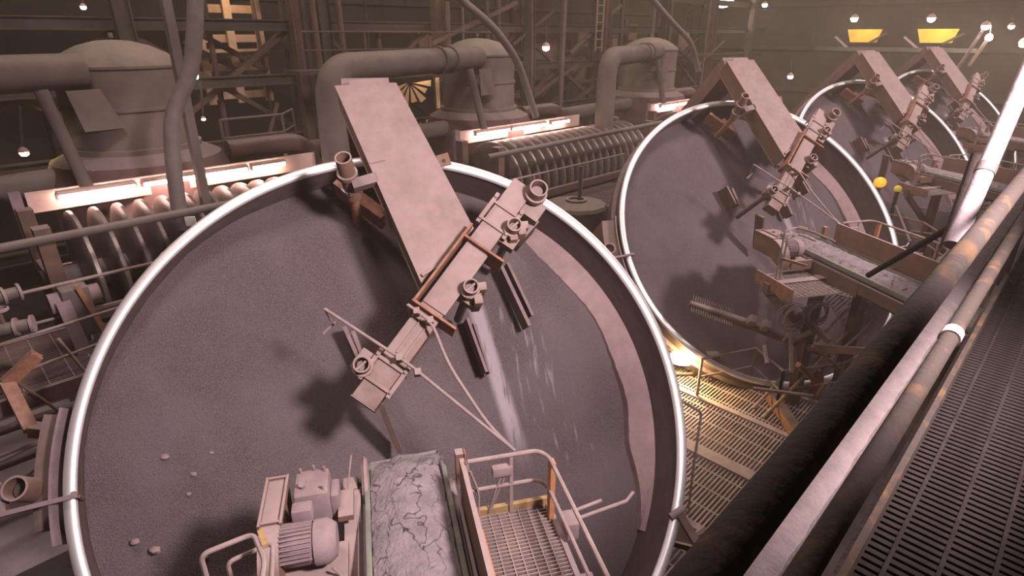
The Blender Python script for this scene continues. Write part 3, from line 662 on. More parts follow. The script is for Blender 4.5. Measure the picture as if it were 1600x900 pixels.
FT = ['left disc filter with many dark curved discs beside the nearest pan', 'middle disc filter with bright ringed discs beyond the slanted scraper beam', 'far disc filter half hidden behind the second pan']
flt = make_filter(); filters = []
for k in range(3):
    o = flt if k == 0 else copy_tree(flt)
    o.location = G(-13.2, FL0-0.15+STEP*k, 0); o.rotation_euler = (0,0,ROWANG); tag(o, FT[k], 'filter', 'vacuum disc filters'); filters.append(o)
# cloth sectors in pale new cloth on the middle filter
for i, a in ((2, 200), (7, 200)):
    M = Matrix.Translation((0,0,4.7)) @ Matrix.Rotation(math.pi/2, 4, 'Y')
    s = MB().lathe([(0.45,-0.15),(1.16,-0.105),(1.16,-0.085),(0.45,-0.13)], 8, math.radians(150), math.radians(195), M=Matrix.Rotation(math.pi/2,4,'Y'), closed=True).build('new_cloth_sector', m_tag, filters[1]); s.location = (0.12+0.40*i, 0, 4.7)
# fluorescent fixtures
WHERE = ['over the left disc filter', 'over the middle disc filter', 'over the far disc filter']
SEG = [[(-0.05,1.30),(1.42,2.48),(2.62,3.62),(3.72,4.55)], [(-0.05,1.45),(1.55,3.25),(3.55,4.55)], [(-0.05,2.3),(2.4,4.3)]]
PL = ['leftmost', 'second', 'third', 'rightmost']
for k in range(3):
    for i, (x0, x1) in enumerate(SEG[k]):
        r = empty('fluorescent_light', G(-13.98, FL0+STEP*k+x0, 6.14)); r.rotation_euler = (0,0,ROWANG); ln = x1-x0
        MB().box((0,-0.07,0.03),(ln,0.10,0.10)).build('housing', m_fix, r, bevel=0.01)
        MB().tube([(0.03,-0.03,-0.01),(ln-0.03,-0.03,-0.01)],0.045,10).build('tube', m_tube, r)
        for x in (0.0, ln): MB().box((x-0.02,-0.06,-0.05),(x+0.02,0.06,0.06)).build('end_cap', m_fix, r)
        nm = 'rightmost' if i == len(SEG[k])-1 else PL[i]
        tag(r, '%s glowing fluorescent tube %s' % (nm, WHERE[k]), 'light', 'fluorescent tubes over the filters')
# vacuum receivers
def make_tank():
    root = empty('receiver_tank')
    b = MB().lathe([(0.001,0.46),(0.35,0.435),(0.7,0.34),(1.0,0.19),(1.22,0.03),(1.30,-0.05),(1.30,-0.10),(1.26,-0.14)], 48); b.build('dome', m_tank, root)
    b = MB().lathe([(1.26,-0.14),(1.26,-1.75),(1.36,-1.75),(1.36,-1.86),(1.26,-1.86)], 48); b.build('shell', m_tank, root)
    b = MB().lathe([(1.36,-1.86),(1.75,-2.05),(1.9,-2.4),(1.9,-8.4)], 48); b.build('skirt', m_trough, root)
    MB().tube([(0,0,0.5),(0,0,0.60)],0.05,8).build('vent_cap', m_tank, root)
    MB().lathe([(1.26,-0.9),(1.30,-0.9),(1.30,-0.96),(1.26,-0.96)],48,closed=True).build('stiffener', m_tank, root)
    # tall duct into the tank with elbow and downcomer
    tz = -0.12
    p = fillet([(-0.9,-1.0,tz),(-1.6,-1.15,tz),(-7.4,-3.0,tz-0.05),(-7.5,-3.05,-4.5)],0.75,8)
    MB().tube(p,0.34,20,rs=None).build('inlet_duct', m_pipe, root)
    for t in (0.25,0.42):
        q = Vector((-1.6,-1.15,tz)).lerp(Vector((-7.4,-3.0,tz-0.05)), t*0.6); d = (Vector((-7.4,-3.0,tz))-Vector((-1.6,-1.15,tz))).normalized()
        MB().tube([q-d*0.04,q+d*0.04],0.395,20).build('duct_flange', m_pipe, root)
    MB().tube([(-1.72,-1.5,-0.42),(-1.50,-1.9,-2.3)],0.12,12).build('duct_strut', m_pipe, root)
    MB().tube([(-7.0,-0.2,-2.45),(-1.7,-0.2,-2.35)],0.27,16).build('lower_duct', m_pipe, root)
    MB().hexa([(-1.35,-1.55,-0.45),(-0.75,-1.45,-0.45),(-0.75,-1.40,-0.45),(-1.35,-1.50,-0.45),(-1.2,-1.45,-1.25),(-0.45,-1.35,-1.25),(-0.45,-1.30,-1.25),(-1.2,-1.40,-1.25)]).build('duct_gusset', m_tank, root)
    MB().tube(fillet([(1.9,-0.3,-2.15),(4.0,-0.3,-2.15),(4.4,-0.5,-4.0)],0.5,6),0.24,16).build('outlet_duct', m_trough, root)
    return root
tk = make_tank()
TT = ['left domed receiver tank with large duct, above the left disc filter', 'middle receiver tank with long bent duct behind the girder plate', 'far receiver tank with bent duct left of the second pan']
for k in range(3):
    o = tk if k == 0 else copy_tree(tk)
    o.location = G(-16.05, 3.75+STEP*k, 8.45); o.rotation_euler = (0,0,ROWANG); tag(o, TT[k], 'tank', 'receiver tanks')

# hanging hoses and poles
def hose(name, A, pts, r, label, m=m_hose, cat='hose'):
    p = fillet([G(A, l, z) for l, z in pts], 0.6, 5); return tag(MB().tube(p, r, 12).build(name, m), label, cat)
hose('bent_pipe', -12.0, [(4.30,10.2),(4.24,9.5),(3.95,8.4),(3.45,7.7),(3.30,6.9),(3.18,5.6)], 0.14, 'thick bent grey pipe hanging in front of the left fluorescent lights')
hose('hanging_hose', -13, [(10.9,10.3),(11.28,9.85),(12.43,9.24),(13.47,8.29),(14.3,6.6)], 0.11, 'dark hose drooping from above towards the middle disc filter')
hose('hanging_hose', -13, [(20.0,10.5),(20.53,10.18),(22.03,9.45),(23.68,8.75),(24.6,7.6)], 0.11, 'pale hose drooping from above towards the far receiver tank')
tag(MB().bar(G(-12.9,4.05,11), G(-12.9,3.95,3.0), 0.20, 0.16, LV).build('hanger_post', m_pipe), 'straight steel post beside the thick bent pipe, upper left', 'post')
tag(MB().box((-0.09,-0.02,-0.09),(0.09,0.02,0.09)).build('paper_tag', m_tag), 'small white tag hanging at the foot of the bent pipe', 'tag')
bpy.data.objects['paper_tag'].location = G(-11.75, 3.30, 5.78); bpy.data.objects['paper_tag'].rotation_euler = (0.1,0,0.2)

# ------------------------------------------------------------------ things in front of the filters
def beam_thing(name, p0, p1, wd, ht, label, cat, m=m_steel, up=(0,0,1), kind='bar'):
    b = MB(); (b.ibeam if kind == 'i' else b.bar)(p0, p1, wd, ht, up); return tag(b.build(name, m), label, cat)
for k, (txt) in enumerate(['in front of the left disc filter', 'in front of the middle disc filter', 'in front of the far disc filter']):
    x0 = 0.0 + STEP*k
    railing('filter_railing', [G(-11.0,x0-1.5,4.35), G(-11.0,x0+1.2,4.35), G(-11.0,x0+3.4,4.35), G(-11.0,x0+5.6,4.35)], 1.05, 'thin pipe railing of the floor '+txt, r=0.028, m=m_rail)
    fl = empty('filter_floor', G(-11.0, x0-2, 4.3)); fl.rotation_euler = (0,0,ROWANG)
    grating(fl, -3.0, 8.2, -1.1, 0.9, 0, 0.3, 0.06, 0.014, m_steel)
    for y in (-1.12, 0.92): MB().bar((-3.0,y,-0.10),(8.2,y,-0.10),0.10,0.24).build('edge_beam', m_trough, fl)
    for x in (-2.8, 1.0, 5.0, 8.0): MB().bar((x,-1.0,-4.3),(x,-1.0,-0.2),0.2,0.2,(0,1,0)).build('support_column', m_bgr, fl)
    tag(fl, 'grating service floor '+txt, 'platform', 'filter service floors')
# agitator tub beside the middle filter
tb = empty('agitator_tub', G(-10.2, 13.0, 0))
MB().lathe([(0.001,4.62),(0.50,4.62),(0.86,4.55),(0.90,4.45),(0.80,4.30),(0.72,3.0),(0.7,0)], 12).build('tub', m_pipe, tb)
MB().tube([(0.1,0.1,4.6),(0.1,0.1,5.6)],0.05,8).build('stirrer_shaft', m_dark, tb)
MB().lathe([(0.22,4.63),(0.30,4.63),(0.30,4.68),(0.22,4.68)],20,closed=True).build('hatch_ring', m_steel, tb)
tag(tb, 'squat grey tub with flat lid below the middle disc filter', 'tub')
# left edge clutter: valves, actuator, orange brackets
def valve(loc, rz, label):
    r = empty('pipe_valve', loc); r.rotation_euler = (0,0,rz); r.scale = (0.62,0.62,0.62)
    MB().tube([(-0.5,0,0),(0.5,0,0)],0.14,14).build('valve_body', m_pipe, r)
    for x in (-0.5,-0.2,0.2,0.5): MB().tube([(x-0.03,0,0),(x+0.03,0,0)],0.21,16).build('flange', m_dust, r)
    MB().tube([(0,0,0.1),(0,0,0.42)],0.05,10).build('stem', m_steel, r)
    MB().lathe([(0.17,0.42),(0.20,0.44),(0.20,0.48),(0.17,0.50)],18,closed=True).build('hand_wheel', m_dust, r)
    MB().bar((-0.18,0,0.46),(0.18,0,0.46),0.03,0.03).build('wheel_spoke', m_dust, r)
    return tag(r, label, 'valve')
valve(G(-10.6,0.20,5.55), 0.9, 'dusty pipe valve at the far left edge, upper one')
valve(G(-10.1,0.20,5.25), 0.5, 'dusty pipe valve at the left edge below another valve')
act = empty('filter_drive', G(-10.9,1.15,5.0)); act.rotation_euler = (0,0,ROWANG); act.scale = (0.75,0.75,0.75)
MB().box((-0.25,-0.3,-0.6),(0.25,0.3,0.5)).build('gear_case', m_pipe, act, bevel=0.06)
MB().tube([(-0.45,0,0.2),(0.45,0,0.2)],0.22,16).build('drive_motor', m_dust, act)
MB().bar((0.05,-0.35,0.6),(0.35,-0.45,-0.9),0.10,0.10,(0,1,0)).build('orange_strut', m_rust, act)
MB().bar((-0.25,-0.32,0.3),(-0.15,-0.32,-1.2),0.25,0.10,(0,1,0)).build('bracket_plate', m_dust, act)
tag(act, 'dusty gear drive with orange strut at the end of left disc filter', 'machine')
ob = empty('orange_bracket', G(-9.6,0.15,4.2))
for nm, p0, p1 in (('bracket_arm', (0.12,0.25,0.72),(-0.20,0.0,0.42)),('bracket_leg', (-0.20,0.0,0.42),(0.22,-0.35,-0.10)),('bracket_foot', (0.22,-0.35,-0.10),(0.75,-0.30,-0.22))):
    MB().bar(p0, p1, 0.16, 0.16).build(nm, m_rust, ob)
tag(ob, 'orange rusted angle bracket at the left edge of the photograph', 'bracket')
lf = MB(); lf.hexa([G(-13.5,-4,0.5),G(-9.3,-4,0.5),G(-9.3,1.2,0.5),G(-13.5,1.2,0.5),G(-13.5,-4,2.2),G(-9.3,-4,1.9),G(-9.3,0.8,1.9),G(-13.5,0.8,2.2)])
m_pale = mat('pale_settled_dust', (0.48, 0.42, 0.43), (0.33, 0.28, 0.28), 1.5, 0.95, keep=True)
tag(lf.build('concrete_plinth', m_pale), 'pale dusty concrete plinth in the lower left corner', 'plinth')
railing('plinth_railing', [G(-9.7,-1.8,2.6), G(-9.7,0.1,2.6), G(-9.7,1.3,2.6)], 1.0, 'pale pipe railing left of the nearest pan rim', r=0.026)
for i, (A, l, z, lb) in enumerate(((-10.4,-0.2,3.6,'upper'),(-10.3,-0.35,3.1,'lower'))):
    tag(MB().tube([G(A,l-2,z),G(A,l+1.6,z),G(A-0.3,l+2.6,z-0.3)],0.07,10).build('slurry_pipe', m_steel), '%s slurry pipe running along the left edge behind the pan rim' % lb, 'pipe')
bx = empty('control_box', G(-11.5,3.05,4.3)); bx.rotation_euler = (0,0,ROWANG-0.4)
MB().prism([(-0.45,-0.2),(0.35,-0.2),(0.55,0.0),(0.55,0.2),(-0.45,0.2)],0.0,1.0).build('casing', m_pipe, bx, bevel=0.03)
MB().box((-0.2,-0.15,1.0),(0.3,0.15,1.12)).build('lid', m_dust, bx, bevel=0.02)
tag(bx, 'grey casing with cut corner just behind the nearest pan rim', 'cabinet')

# ------------------------------------------------------------------ between the first and second pan
m_pgr = mat('dust_caked_grating', (0.52, 0.40, 0.37), (0.38, 0.29, 0.27), 4, 0.9, keep=True)
gr = empty('grating_floor', G(-5.6, 6.6, 1.4)); gr.rotation_euler = (0,0,ROWANG)
# local x along the row, y towards the filters
grating(gr, 0.9, 6.0, -3.2, 0.4, 0, 0.45, 0.075, 0.03, m_pgr)
for x in (0.85, 2.7, 4.4, 6.05): MB().bar((x,-3.3,0.0),(x,0.45,0.0),0.14 if x != 2.7 else 0.30,0.08).build('floor_beam', m_pgr, gr)
for y in (-3.25, 0.45): MB().bar((0.8,y,-0.05),(6.1,y,-0.05),0.12,0.14).build('edge_beam', m_steel, gr)
for x, y in ((0.9,-3.2),(6.0,-3.2),(0.9,0.4),(6.0,0.4)): MB().bar((x,y,-1.4),(x,y,-0.1),0.16,0.16,(0,1,0)).build('support_post', m_steel, gr)
tag(gr, 'dusty steel grating floor right of the nearest pan', 'platform')
lo = empty('lower_grating', G(-5.0, 4.6, 0.7)); lo.rotation_euler = (0,0,ROWANG)
grating(lo, 0.0, 2.9, -2.6, 1.2, 0, 0.4, 0.09, 0.03, m_pgr)
for y in (-2.65,1.25): MB().bar((-0.05,y,-0.05),(2.95,y,-0.05),0.12,0.16).build('edge_beam', m_steel, lo)
for x, y in ((0.1,-2.6),(2.8,-2.6),(0.1,1.2),(2.8,1.2)): MB().bar((x,y,-0.7),(x,y,-0.1),0.14,0.14,(0,1,0)).build('support_post', m_steel, lo)
tag(lo, 'lower grating beside the right rim of the nearest pan', 'platform')
railing('floor_railing', [G(-4.9,11.0,1.45), G(-4.25,12.3,1.45), G(-3.4,11.75,1.45)], 0.95, 'thin railing beside the glowing floodlight below the second pan', r=0.03)
railing('stair_railing', [G(-3.4,11.75,1.45), G(-2.6,13.0,1.45), G(-2.2,14.6,1.45)], 0.95, 'thin railing right of the floodlight below the second conveyor', r=0.03)
for i, (a, b_) in enumerate(((G(-3.75,11.4,1.45),G(-3.0,14.0,3.3)),(G(-3.45,11.2,1.45),G(-2.55,13.7,3.4)))):
    tag(MB().tube([a, b_], 0.035, 10).build('ladder_rail', m_rail if i == 0 else m_yel), ('grey' if i == 0 else 'yellow worn')+' slanting stair rail right of the grating floor', 'rail')
tag(MB().bar(G(-3.7,12.1,1.55), G(-2.4,10.7,1.55), 0.22, 0.22).build('orange_channel', m_rust), 'orange rusted channel at the corner of the grating floor', 'beam')
ex = empty('fire_extinguisher', G(-3.0,12.9,1.5))
MB().lathe([(0.001,0.62),(0.05,0.60),(0.06,0.54),(0.11,0.46),(0.12,0.42),(0.12,0.0),(0.001,0.0)],16).build('cylinder', m_red, ex)
MB().tube([(0,0,0.6),(0.1,0,0.68)],0.02,8).build('handle', m_dark, ex)
tag(ex, 'red fire extinguisher on the railing right of the floodlight', 'extinguisher')
# warm floodlight under the second pan
fl = empty('floodlight', G(-5.55,11.45,1.45)); fl.rotation_euler = (0,0,0)
MB().box((-0.26,0.02,0.32),(0.26,0.30,0.74)).build('housing', m_fix, fl, bevel=0.03)
MB().sphere((0,0.0,0.54),0.28,16,10,(1.2,0.45,0.8)).build('glass', m_flood, fl)
for s in (-1,1): MB().bar((s*0.30,0.1,0),(s*0.30,0.1,0.6),0.04,0.06,(0,1,0)).build('bracket', m_steel, fl)
MB().bar((-0.3,0.1,0.02),(0.3,0.1,0.02),0.06,0.04).build('foot', m_steel, fl)
tag(fl, 'glowing warm floodlight below the left rim of the second pan', 'floodlight')
lamp('floodlight_lamp', 'POINT', G(-5.3,11.15,2.15), 190, (1.0,0.66,0.28), 0.15)
cbx = empty('lamp_box', G(-5.0,11.75,1.45)); MB().box((-0.15,-0.1,0.35),(0.15,0.1,0.75)).build('casing', m_pipe, cbx, bevel=0.02); MB().bar((0,0,0),(0,0,0.36),0.05,0.05,(0,1,0)).build('stand', m_steel, cbx)
tag(cbx, 'small junction box on a stand right of the floodlight', 'box')
# brush arm in front of second pan, hose coils, orange plate
br = empty('brush_arm', PW(1,-2.79,-1.66,0.55))
P0, P1 = PW(1,-2.79,-1.66,0.55)-br.location, PW(1,0.1,-3.15,0.75)-br.location
MB().tube([P0, P0.lerp(P1,0.3), P1],0.11,12,rs=[0.07,0.11,0.13]).build('arm', m_steel, br)
d = (P1-P0).normalized(); sd = d.cross(Vector((0,-0.6,0.8))).normalized(); upv = sd.cross(d)
for i in range(18):
    q = P0 + d*(0.06+0.055*i)
    for s in (-1,1): MB().tube([q, q+sd*s*0.22+upv*0.05],0.010,5).build('bristle', m_rail, br)
for t in (0.42, 0.52): 
    q = P0.lerp(P1,t); MB().bar(q, q+upv*0.30, 0.18, 0.16, d).build('clamp_block', m_dust, br, bevel=0.02)
tag(br, 'slanting brush arm with bristles over the lower edge of second pan', 'brush')
def coil(k, x, y, z, r, label, seed):
    rnd = random.Random(seed); pts = []
    for i in range(70):
        a = i*0.42; rr = r*(1+0.15*math.sin(i*0.9)+rnd.uniform(-.06,.06)); pts.append(CW(k, x+rr*math.cos(a), y+rr*0.3*math.sin(a*0.5), z+rr*math.sin(a)))
    tag(MB().tube(pts,0.014,6).build('hose_coil', m_rail), label, 'hose')
coil(1,-0.70,-2.9,-0.75,0.24,'coiled thin hose hanging under the second conveyor, right coil',1)
coil(1,-1.25,-2.9,-0.75,0.28,'coiled thin hose hanging under the second conveyor, left coil',2)
# scraps of structure between pans 2 and 3 and beyond
tag(MB().bar(PW(1,2.9,-1.3,0.5), PW(1,4.3,-2.2,0.6), 0.12, 0.12).build('orange_strut', m_rust), 'orange brown strut over the lower right rim of second pan', 'strut')
tag(MB().bar(PW(1,3.3,-1.2,0.4), PW(1,2.9,-2.3,0.5), 0.05, 0.05).build('thin_strut', m_rust), 'thin rusty strut crossing the crust of the second pan', 'strut')
for nm, k, m, lb in (('orange','beacon',m_obeac,'round orange beacon between the second and third pans'),('yellow','beacon',m_ybeac,'small yellow beacon right of the orange beacon')):
    loc = G(-4.2,19.67,5.03) if nm == 'orange' else G(-3.9,20.66,4.72)
    rr = 0.17 if nm == 'orange' else 0.11
    e = empty('warning_beacon', loc); MB().sphere((0,0,0),rr,16,10,(1,1,0.9)).build('lens', m, e); MB().tube([(0,0,-rr-1.4),(0,0,-rr*0.7)],0.06,8).build('stem', m_dark, e); tag(e, lb, 'beacon')
for k in (1, 2, 3):
    bx0 = STEP*k
    tag(MB().bar(G(-1.6,14.5-STEP+bx0,1.6), G(-1.2,22.5-STEP+bx0,1.6), 0.25, 0.3).build('ground_beam', m_bg), 'dark floor beam right of the %s pan' % ORD[k], 'beam')
    railing('pan_railing', [G(-1.9,16-STEP+bx0,3.0),G(-1.9,18.5-STEP+bx0,3.0),G(-2.9,20-STEP+bx0,3.0),G(-4.0,20.3-STEP+bx0,3.0)], 1.0, 'rusty thin railing right of the %s pan' % ORD[k], r=0.03, m=m_rust)
    f = empty('side_floor', G(-3.2,18-STEP+bx0,2.95)); f.rotation_euler = (0,0,ROWANG)
    grating(f,-2.5,2.4,-1.4,1.3,0,0.4,0.1,0.02,m_steel)
    for y in (-1.4,1.3): MB().bar((-2.5,y,-0.1),(2.4,y,-0.1),0.1,0.2).build('edge_beam', m_steel, f)
    for x in (-2.3,2.2): MB().bar((x,-1.3,-2.9),(x,-1.3,-0.1),0.18,0.18,(0,1,0)).build('support_post', m_steel, f); 
    MB().bar((-2.3,1.2,-2.9),(2.2,1.2,-0.2),0.12,0.12).build('brace', m_steel, f)
    tag(f, 'grating side floor right of the %s pan' % ORD[k], 'platform')

rp = empty('rim_probe', PW(0,3.42,-1.85,0.08)); rp.rotation_euler = (TILT,0,PHI)
MB().tube([(-0.22,0.20,0.05),(0.0,0.28,0.05)],0.05,12).build('probe_head', m_dust, rp)
MB().bar((-0.08,0.24,0.02),(0.16,-0.30,-0.05),0.10,0.07).build('probe_arm', m_plate, rp)
MB().bar((0.02,-0.10,-0.02),(0.26,-0.02,-0.02),0.05,0.05).build('probe_bracket', m_plate, rp)
MB().bar((0.14,-0.28,-0.05),(0.14,-0.28,-2.0),0.07,0.07,(0,1,0)).build('probe_stand', m_steel, rp)
tag(rp, 'dusty probe arm clamped over the right rim of the nearest pan', 'probe')
tag(MB().tube(fillet([G(-3.3,6.95,4.02),G(-3.3,7.68,3.45),G(-3.3,7.69,2.48),G(-3.3,7.75,1.4)],0.1),0.022,8).build('bent_rod', m_rail), 'thin bent rod standing right of the nearest pan rim', 'rod')
# lumps lying on the nearest bed
for i, (u, v, sc) in enumerate(((-2.85,0.05,0.05),(-2.55,-0.20,0.042),(-3.15,-0.85,0.05),(-2.95,-0.98,0.062),(-2.35,0.02,0.03),(-2.45,-1.15,0.045),(-2.6,-0.42,0.032))):
    rnd = random.Random(i); b = MB().sphere((0,0,0),sc,8,6,(1.1,0.8,0.7)); b.v = [tuple(x*(1+rnd.uniform(-.15,.15)) for x in v_) for v_ in b.v]
    z = -0.58-0.105*u+0.012*v+0.03
    o = b.build('ore_lump', m_crust); o.location = PW(0,u,v,z)
    tag(o, 'pale lump of ore lying on the left of the nearest bed', 'lump', 'ore lumps on the nearest bed')

# ------------------------------------------------------------------ building frame and background
for i, Lc in enumerate((-6, -0.5, 5.2, 10.4, 11.4, 16.5, 22, 28, 34, 40, 46)):
    tag(MB().ibeam(G(-20.5,Lc,0), G(-20.5,Lc,18.3), 0.35, 0.45, LV, 0.04).build('steel_column', m_bgr if i % 2 else m_bg), 'dark steel column standing in the dim background behind the tanks', 'column', 'columns behind the tanks')
zs = (3.2, 5.6, 7.6, 9.3, 11.0)
for i, z in enumerate(zs):
    tag(MB().ibeam(G(-20.8,-12,z), G(-20.8,49,z), 0.3, 0.35, (0,0,1), 0.04).build('steel_girder', m_bg), 'long dark horizontal girder in the dim background behind the tanks', 'girder', 'girders behind the tanks')
br_spots = [(-6,-0.5),(-0.5,5.2),(5.2,10.4),(11.4,16.5),(16.5,22),(22,28),(28,34),(34,40)]
for i, (l0, l1) in enumerate(br_spots):
    r = empty('cross_brace', G(-21.2,(l0+l1)/2,5.6))
    for p, q in (((l0,5.7),(l1,9.2)),((l0,9.2),(l1,5.7))):
        o = MB().bar(G(-21.2,p[0],p[1])-r.location, G(-21.2,q[0],q[1])-r.location, 0.16, 0.16).build('diagonal', m_bgr, r)
    tag(r, 'X-shaped steel brace between two background columns behind the tanks', 'brace', 'cross braces behind the tanks')
# lit board lattice upper left
lw = empty('board_rack', G(-24,8.0,6.6)); lw.rotation_euler = (0,0,ROWANG)
for i in range(7): MB().box((0.4,0.1,0.15+0.5*i),(2.8,0.2,0.42+0.5*i)).build('board', m_tan, lw)
for x in (0.4,1.5,2.6): MB().box((x-0.14,-0.05,0.0),(x+0.14,0.08,3.9)).build('upright', m_tan, lw)
for p, q in (((-0.3,-0.2,2.2),(3.2,-0.2,0.2)),((-0.2,-0.2,0.0),(3.2,-0.2,2.4)),((-0.4,-0.25,1.7),(3.3,-0.25,1.8))): MB().bar(p, q, 0.14, 0.14, (0,1,0)).build('brace', m_bg, lw)
tag(lw, 'tan boarded rack lit behind dark braces, upper left', 'rack')
lamp('rack_lamp', 'POINT', G(-23.0,9.6,10.4), 45, (1.0,0.70,0.45), 0.2)
# broken lit cladding behind the girder plate
bw = empty('broken_cladding', G(-19.9,13.6,3.9)); bw.rotation_euler = (0,0,ROWANG)
hub = (0.9,3.4)
for i in range(7):
    a0 = math.radians(15+25*i+180); a1 = a0+math.radians(17); r1 = 0.9+0.35*((i*37)%5)/5
    MB().add([(hub[0]+0.15*math.cos(a0),0,hub[1]+0.15*math.sin(a0)),(hub[0]+r1*math.cos(a0),0,hub[1]+r1*math.sin(a0)*0.8),(hub[0]+r1*math.cos(a1),0,hub[1]+r1*math.sin(a1)*0.8),
              (hub[0]+0.15*math.cos(a0),0.05,hub[1]+0.15*math.sin(a0)),(hub[0]+r1*math.cos(a0),0.05,hub[1]+r1*math.sin(a0)*0.8),(hub[0]+r1*math.cos(a1),0.05,hub[1]+r1*math.sin(a1)*0.8)],
             [(0,1,2),(5,4,3),(0,3,4,1),(1,4,5,2),(2,5,3,0)]).build('shard_panel', m_tan, bw)
for i, (x, z, h, w_) in enumerate(((2.2,2.3,1.2,0.16),(2.9,2.6,0.8,0.10),(1.0,1.2,0.8,0.08),(1.25,1.1,0.7,0.06),(1.6,1.0,0.9,0.07),(2.0,0.4,0.3,0.3),(2.6,0.2,0.25,0.2),(1.4,0.2,0.4,0.12))):
    MB().box((x,0,z),(x+w_,0.05,z+h)).build('lit_strip', m_tan, bw)
tag(bw, 'broken tan cladding lit in shards right of the girder plate', 'cladding')
lamp('cladding_lamp', 'POINT', G(-19.2,15.0,7.9), 60, (1.0,0.75,0.5), 0.2)
# catwalk with railing behind the middle duct
railing('catwalk_railing', [G(-18.6,9.5,8.0),G(-18.6,11.8,8.0),G(-18.6,14.5,8.0),G(-18.6,18.2,8.0)], 1.1, 'thin reddish catwalk railing above the middle bent duct', r=0.03, m=m_bgr)
railing('tank_railing', [G(-16.6,5.9,6.0),G(-16.6,7.6,6.0),G(-17.6,8.4,6.0)], 0.95, 'thin pale railing right of the left receiver tank', r=0.03, m=m_pipe)
tag(MB().hexa([G(-18.9,9,7.85),G(-18,9,7.85),G(-18,19,7.85),G(-18.9,19,7.85),G(-18.9,9,7.98),G(-18,9,7.98),G(-18,19,7.98),G(-18.9,19,7.98)]).build('catwalk', m_bg), 'dark catwalk plank behind the middle bent duct', 'catwalk')
# ducts and clutter in the dark between the columns
rnd = random.Random(21)
for i in range(26):
    A = rnd.uniform(-27,-21.5); l = rnd.uniform(-2,8) if i < 6 else rnd.uniform(19,42); z = rnd.uniform(2.5,9.0)
    ty = i % 3
    if ty == 0:
        ln = rnd.uniform(2,5); o = MB().tube([G(A,l,z),G(A,l+ln,z)],rnd.uniform(0.12,0.3),12).build('background_duct', rnd.choice((m_bg,m_bgr,m_pipe))); tag(o, 'horizontal duct in the dark background among the columns', 'duct', 'background ducts')
    elif ty == 1:
        o = MB().tube([G(A,l,0),G(A,l,z+2)],rnd.uniform(0.1,0.22),12).build('riser_pipe', rnd.choice((m_bg,m_bgr))); tag(o, 'vertical riser pipe in the dark background among the columns', 'pipe', 'background risers')
    else:
        wd = rnd.uniform(0.8,2.0); o = MB().hexa([G(A,l,z-1),G(A+0.8,l,z-1),G(A+0.8,l+wd,z-1),G(A,l+wd,z-1),G(A,l,z+0.6),G(A+0.8,l,z+0.6),G(A+0.8,l+wd,z+0.6),G(A,l+wd,z+0.6)]).build('plant_cabinet', rnd.choice((m_bg,m_bgr,m_trough)), bevel=0.04); tag(o, 'boxy plant casing in the dark background among the columns', 'casing', 'background casings')
# thin conduits, hangers and boards that fill the dark behind the tanks
rnd = random.Random(33)
def strut(name, p, q, r, m, label, cat, grp, square=False):
    b = MB(); (b.bar(p, q, r*2, r*2) if square else b.tube([p, q], r, 8)); return tag(b.build(name, m), label, cat, grp)
for i in range(34):
    A = rnd.uniform(-24,-19.2); l = rnd.uniform(7.5,40)
    strut('conduit', G(A,l,0), G(A+rnd.uniform(-.1,.1),l+rnd.uniform(-.2,.2),rnd.uniform(9,14)), rnd.uniform(0.04,0.12), rnd.choice((m_bg,m_bgr,m_pipe,m_bgr)), 'thin upright conduit in the dim background behind the tanks', 'pipe', 'background conduits')
for i in range(22):
    A = rnd.uniform(-24,-19.2); l = rnd.uniform(6,38); z = rnd.uniform(4.5,9.6)
    strut('tie_bar', G(A,l,z), G(A,l+rnd.uniform(2,5),z+rnd.choice((0,0,1.6,-1.6,2.4))), rnd.uniform(0.04,0.09), rnd.choice((m_bg,m_bgr,m_bgr,m_pipe)), 'thin tie bar in the dim background behind the tanks', 'bar', 'background tie bars', True)
m_rbrd = mat('red_brown_board', (0.42, 0.25, 0.17), (0.28, 0.17, 0.12), 1.2, 0.9)
for i, (l, z, wd, ht) in enumerate(((24.0,8.9,1.5,0.8),(24.6,7.4,1.0,1.2),(27.4,8.3,1.0,1.0),(27.3,7.0,1.6,1.0),(31.5,8.9,1.0,1.2),(31.0,7.0,1.3,1.4),(34.5,8.0,1.2,1.6),(37.0,9.2,1.0,1.0),(22.3,6.2,1.4,0.8),(19.0,8.8,1.2,0.7))):
    b = MB(); rowbox(b,-25.2,-25.1,l,l+wd,z-ht/2,z+ht/2); tag(b.build('wall_board', m_rbrd), 'faint red-brown board on the far wall behind the tanks', 'board', 'boards on the far wall')
for i in range(12):
    l = rnd.uniform(7.2,10.2); A = rnd.uniform(-18.4,-16.8); z = rnd.uniform(3.2,6.4)
    strut('tie_bar', G(A,l,z), G(A+rnd.uniform(-.3,.3),l+rnd.uniform(-1.2,1.2),z+rnd.uniform(-1.4,1.4)), rnd.uniform(0.03,0.08), rnd.choice((m_bg,m_steel,m_bgr)), 'thin bar in the tangle left of the girder plate', 'bar', 'bars left of the girder plate', True)
